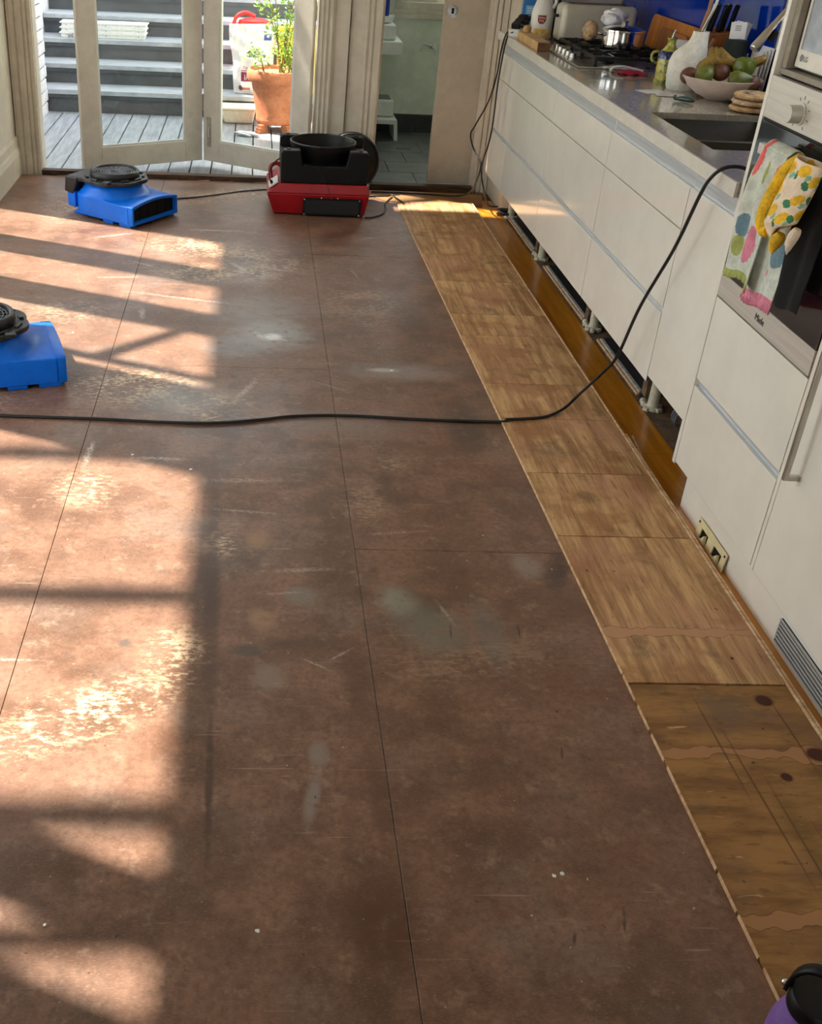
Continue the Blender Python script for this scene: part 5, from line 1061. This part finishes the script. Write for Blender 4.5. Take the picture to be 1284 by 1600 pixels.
# ================================================================== OUTSIDE ON THE DECK AND STAIRS
SY = [8.74 + .275 * k for k in range(NS)]; SZ = [.137 + .1475 * k for k in range(NS)]
for k in range(3):
    z0 = SZ[2] + .001 + k * .0375; lid = .003 * (k % 2)
    f = thing('foam_tray', '%s of the three long white foam trays stacked on the stairs' % ('bottom', 'middle', 'top')[k], 'foam tray', (-1.22, SY[2] + .10, z0), group='stacked foam trays')
    MB().hexa([(-1.545 + .004 * k, SY[2] + .02, z0), (-.885 + .006 * k, SY[2] + .04, z0), (-.885 + .006 * k, SY[2] + .21, z0), (-1.545 + .004 * k, SY[2] + .19, z0), (-1.545 + .004 * k, SY[2] + .018, z0 + .030), (-.885 + .006 * k, SY[2] + .038, z0 + .030), (-.885 + .006 * k, SY[2] + .212, z0 + .030), (-1.545 + .004 * k, SY[2] + .192, z0 + .030)]).build('tray', 'foam', f, bevel=.002)
    MB().hexa([(-1.560 + .004 * k, SY[2] + .010, z0 + .0302), (-.872 + .006 * k, SY[2] + .030, z0 + .0302), (-.872 + .006 * k, SY[2] + .22, z0 + .0302), (-1.560 + .004 * k, SY[2] + .20, z0 + .0302), (-1.560 + .004 * k, SY[2] + .010, z0 + .0366), (-.872 + .006 * k, SY[2] + .030, z0 + .0366), (-.872 + .006 * k, SY[2] + .22, z0 + .0366), (-1.560 + .004 * k, SY[2] + .20, z0 + .0366)]).build('flange', 'foam', f, bevel=.001)
    for x in (-1.50, -1.19, -.93): MB().lathe([(.004, 0), (.004, .0008), (.001, .0008)], (0, 0, 0), 8).xf(Matrix.Translation((x, SY[2] + .018 + (x + 1.545) * .0303, z0 + .018)) @ Matrix.Rotation(PI / 2, 4, 'X')).build('pin_hole', 'print_grey', f)
    if k == 0: text('JoE n', .034, 'ink', f, face_m((-1.455, SY[2] + .0195, z0 + .015), (1, .03, 0), (0, 0, 1)))
# pet food bag on the first tread
pf = thing('pet_food_bag', 'white pet food bag with maroon panel standing on the bottom stair', 'bag', (-.02, 8.84, SZ[0]))
def bagpt(u, v, s_):
    w = lerp(.150, .178, sstep(0, 1, v)) + .006 * math.sin(v * 9); x = -.012 + (u - .5) * 2 * w + .012 * math.sin(v * 3 + 1) * (1 - v); d = .055 * (1 - abs(2 * u - 1) ** 3) * (1 - v ** 3) * (.6 + .4 * sstep(0, .1, v))
    cr = .007 * math.sin(u * 9 + v * 17) * math.sin(v * 11 + 2 * u) + .005 * math.sin(u * 23 - v * 13)
    return (x, 8.855 - s_ * (d + .003) + cr * (1 if s_ > 0 else .5), SZ[0] + .003 + v * .492 + .012 * u * v)
def bagmat(u, v):
    if .30 < v < .305: pass
    if .74 < u < .90 and .78 < v < .86: return 1
    if .40 < u < .80 and .535 < v < .575: return 1
    if .20 < u < .60 and .185 < v < .330: return 2
    if .20 < u < .44 and .335 < v < .352: return 2
    if .24 < u < .42 and .06 < v < .10: return 3
    if (u - .18) ** 2 * .5 + (v - .085) ** 2 < .0014: return 4
    return 0
bg_ = MB().grid(lambda u, v: bagpt(u, v, 1), 60, 80, bagmat).build('front_panel', ['bag_white', 'bag_blue', 'bag_maroon', 'bag_orange', 'bag_brown'], pf, smooth=True, fix=False, ang=60)
MB().grid(lambda u, v: bagpt(u, v, -1), 24, 30).build('back_panel', 'bag_white', pf, smooth=True, fix=False, ang=60)
def on_bag(u, v, e=.004): p = bagpt(u, v, 1); return Vector((p[0], p[1] - e, p[2]))
text('i/d', .062, 'bag_white', pf, face_m(on_bag(.37, .25, .006), (1, 0, 0), (0, 0, 1)))
text('Digestive', .026, 'bag_maroon', pf, face_m(on_bag(.40, .385, .006), (1, 0, -.1), (.1, 0, 1)))
text('5 kg', .022, 'print_grey', pf, face_m(on_bag(.60, .615, .005), (1, 0, 0), (0, 0, 1)))
text('PRESCRIPTION', .016, 'bag_white', pf, face_m(on_bag(.60, .553, .005), (1, 0, 0), (0, 0, 1)))
MB().lathe([(.011, 0), (.011, .001), (.001, .001)], (0, 0, 0), 14).xf(Matrix.Translation(on_bag(.82, .832, .003)) @ Matrix.Rotation(PI / 2, 4, 'X')).build('emblem_mark', 'bag_white', pf)
# red and yellow cans
rc = thing('red_can', 'red plastic watering can behind the white bag on the stairs', 'watering can', (-.01, 9.16, SZ[1]))
MB().lathe([(.125, 0), (.13, .01), (.132, .30), (.120, .345), (.07, .36), (.001, .36)], (-.005, 9.165, SZ[1] + .001), 28, 1.0, .78).build('can_body', 'can_red', rc, smooth=True, ang=50)
MB().tube(curve([(-.125, 9.15, SZ[1] + .20), (-.165, 9.14, SZ[1] + .27), (-.15, 9.14, SZ[1] + .36), (-.08, 9.15, SZ[1] + .40), (.0, 9.16, SZ[1] + .375)], 6), .014, 10).build('handle', 'can_red', rc, smooth=True)
yc_ = thing('yellow_can', 'tall yellow plastic container behind the terracotta pot', 'container', (.33, 8.86, SZ[0]))
B(.178, .470, 8.80, 8.955, SZ[0] + .001, SZ[0] + .50).build('container_body', 'can_yellow', yc_, bevel=.03, seg=4)
MB().lathe([(.03, 0), (.03, .03), (.001, .03)], (.36, 8.88, SZ[0] + .501), 18).build('cap', 'can_yellow', yc_, smooth=True)
B(.32, .43, 8.797, 8.7995, SZ[0] + .30, SZ[0] + .42).build('label', 'bag_orange', yc_)
# cream foam box on the deck
cb = thing('cream_foam_box', 'cream foam box lid lying on the deck beside the pot', 'box', (-.08, 8.58, -.03))
MB().hexa([(-.215, 8.52, -.0295), (.0, 8.52, -.0295), (.0, 8.655, -.0295), (-.215, 8.655, -.0295), (-.262, 8.48, .075), (.02, 8.48, .075), (.02, 8.69, .075), (-.262, 8.69, .075)]).build('box', 'cream_foam', cb, bevel=.02, seg=3)
B(-.268, .025, 8.475, 8.695, .0755, .092).build('lid_rim', 'cream_foam', cb, bevel=.006)
# rag
rg = tag(crumple((0, 0, .018), (.085, .035, .017), amp=.35, seed=33, n=30, m=14).build('white_rag', 'paper', smooth=True, ang=60, weld=True), 'twisted white rag lying on the deck', 'rag'); rg.location = (-.045, 8.08, -.028); rg.rotation_euler = (0, 0, -.25)
db = thing('glass_dish', 'small clear dish beside the pot at the door edge', 'dish', (.33, 7.93, -.03))
MB().lathe([(.05, 0), (.06, .02), (.066, .055), (.062, .056), (.055, .02), (.001, .006)], (.33, 7.93, -.0295), 28).build('dish', 'film', db, smooth=True)
# terracotta pot with feet and plant
PX, PY = .170, 8.33; PZ = .028
po = thing('terracotta_pot', 'large terracotta pot on clay feet with a leafy young plant', 'pot', (PX, PY, -.03))
MB().lathe([(.140, 0), (.147, .006), (.150, .035), (.146, .042), (.186, .285), (.190, .292), (.214, .296), (.222, .312), (.222, .350), (.212, .372), (.200, .374), (.192, .36), (.188, .345)], (PX, PY, PZ), 56, cap=False).build('pot_body', 'terracotta', po, smooth=True, ang=50)
MB().lathe([(.140, .001), (.001, .001)], (PX, PY, PZ), 40, cap=False).build('pot_base', 'terracotta', po)
MB().grid(lambda u, v: (PX + .188 * v * math.cos(u * 2 * PI), PY + .188 * v * math.sin(u * 2 * PI), PZ + .345 + .008 * math.sin(9 * u * 2 * PI) * v * (1 - v)), 40, 8).build('mulch', 'soil', po, smooth=True, weld=True)
for an in (-2.35, -.95, .6, 2.2):
    f = MB().box(-.025, .025, -.045, .045, 0, .018).box(-.025, .025, -.038, .045, .018, .038).box(-.025, .025, -.028, .045, .038, .0575).xf(Matrix.Translation((PX + .145 * math.cos(an), PY + .145 * math.sin(an), -.0297)) @ Matrix.Rotation(an + PI / 2, 4, 'Z')).build('clay_foot', 'terracotta', po, bevel=.003)
stems = []; m = MB(); rnd = random.Random(11)
heads = [((.02, .02), (-.06, .0, .62)), ((.03, -.01), (.02, .05, .75)), ((.04, .0), (.10, -.04, .70)), ((.05, .02), (.16, .05, .55)), ((.03, .0), (-.13, -.05, .58)), ((.05, -.02), (.07, -.06, .42)), ((.08, -.05), (.11, -.08, .22)), ((-.09, -.08), (-.10, -.09, .16)), ((.04, .03), (-.2, .02, .50))]
for (b, e) in heads:
    p0 = Vector((PX + b[0], PY + b[1], PZ + .34)); p2 = p0 + Vector(e); p1 = p0.lerp(p2, .5) + Vector((rnd.uniform(-.03, .03), rnd.uniform(-.03, .03), .05))
    c_ = curve([p0, p1, p2], 8); n_ = len(c_); m.tube(c_, [lerp(.0055, .0015, i / n_) for i in range(n_)], 6); stems.append(c_)
m.build('stems', 'twig', po, smooth=True)
m = MB()
for c_ in stems:
    for i in range(3, len(c_)):
        for k in range(5 if i > 5 else 3):
            p = Vector(c_[i]) + Vector((rnd.gauss(0, .03), rnd.gauss(0, .03), rnd.gauss(0, .03))); d_ = Vector((rnd.gauss(0, 1), rnd.gauss(0, 1), rnd.gauss(0, .6))).normalized(); sd = d_.cross(Vector((0, 0, 1)) + Vector((rnd.gauss(0, .5), rnd.gauss(0, .5), 0))).normalized(); L = rnd.uniform(.025, .05)
            up_ = sd.cross(d_) * L * .15
            m.add([p, p + d_ * L * .5 + sd * L * .27 - up_, p + d_ * L, p + d_ * L * .5 - sd * L * .27 - up_, p + d_ * L * .5 + up_ * .3], [(0, 1, 4), (1, 2, 4), (2, 3, 4), (3, 0, 4)])
for k in range(150):
    a = rnd.uniform(0, 6.28); r = abs(rnd.gauss(0, .055)); p = Vector((PX + .09 + r * math.cos(a), PY - .06 + r * math.sin(a), PZ + .36 + rnd.uniform(0, .17)))
    d_ = Vector((rnd.gauss(0, 1), rnd.gauss(0, 1), rnd.gauss(.3, .6))).normalized(); sd = d_.cross(Vector((.2, .1, 1))).normalized(); L = rnd.uniform(.02, .042); up_ = sd.cross(d_) * L * .15
    m.add([p, p + d_ * L * .5 + sd * L * .27 - up_, p + d_ * L, p + d_ * L * .5 - sd * L * .27 - up_, p + d_ * L * .5 + up_ * .3], [(0, 1, 4), (1, 2, 4), (2, 3, 4), (3, 0, 4)])
o = m.build('foliage', 'leaf', po, smooth=True, fix=False); o['kind'] = 'stuff'

# crumbs and flakes on the hardboard ------------------------------------
rnd = random.Random(5); flakes = ((-.42, 1.16, 'pale washer shaped flake on the sunlit hardboard at the lower left'), (-.335, 1.245, 'short yellowish wood scrap on the hardboard'), (.04, 1.235, 'white paint flake on the dark hardboard'), (.60, 1.36, 'left of two white paint flakes near the plywood edge'), (.617, 1.365, 'right of two white paint flakes near the plywood edge'), (-.17, 2.93, 'white paint flake at the edge of the light'), (-.36, 3.02, 'white chip on the hardboard near the cord'), (.55, 3.755, 'white plaster crumb at the end of a chalky scuff'), (-.70, 4.05, 'white chip beside the left air mover'))
for x, y, lb in flakes:
    n_ = rnd.randint(5, 7); r0 = rnd.uniform(.004, .008)
    q = [(x + r0 * rnd.uniform(.6, 1.3) * math.cos(2 * PI * k / n_), y + r0 * rnd.uniform(.6, 1.2) * math.sin(2 * PI * k / n_)) for k in range(n_)]
    tag(MB().prism(q, .0002, .002).build('paint_flake', 'foam'), lb, 'flake', 'flakes on the floor')
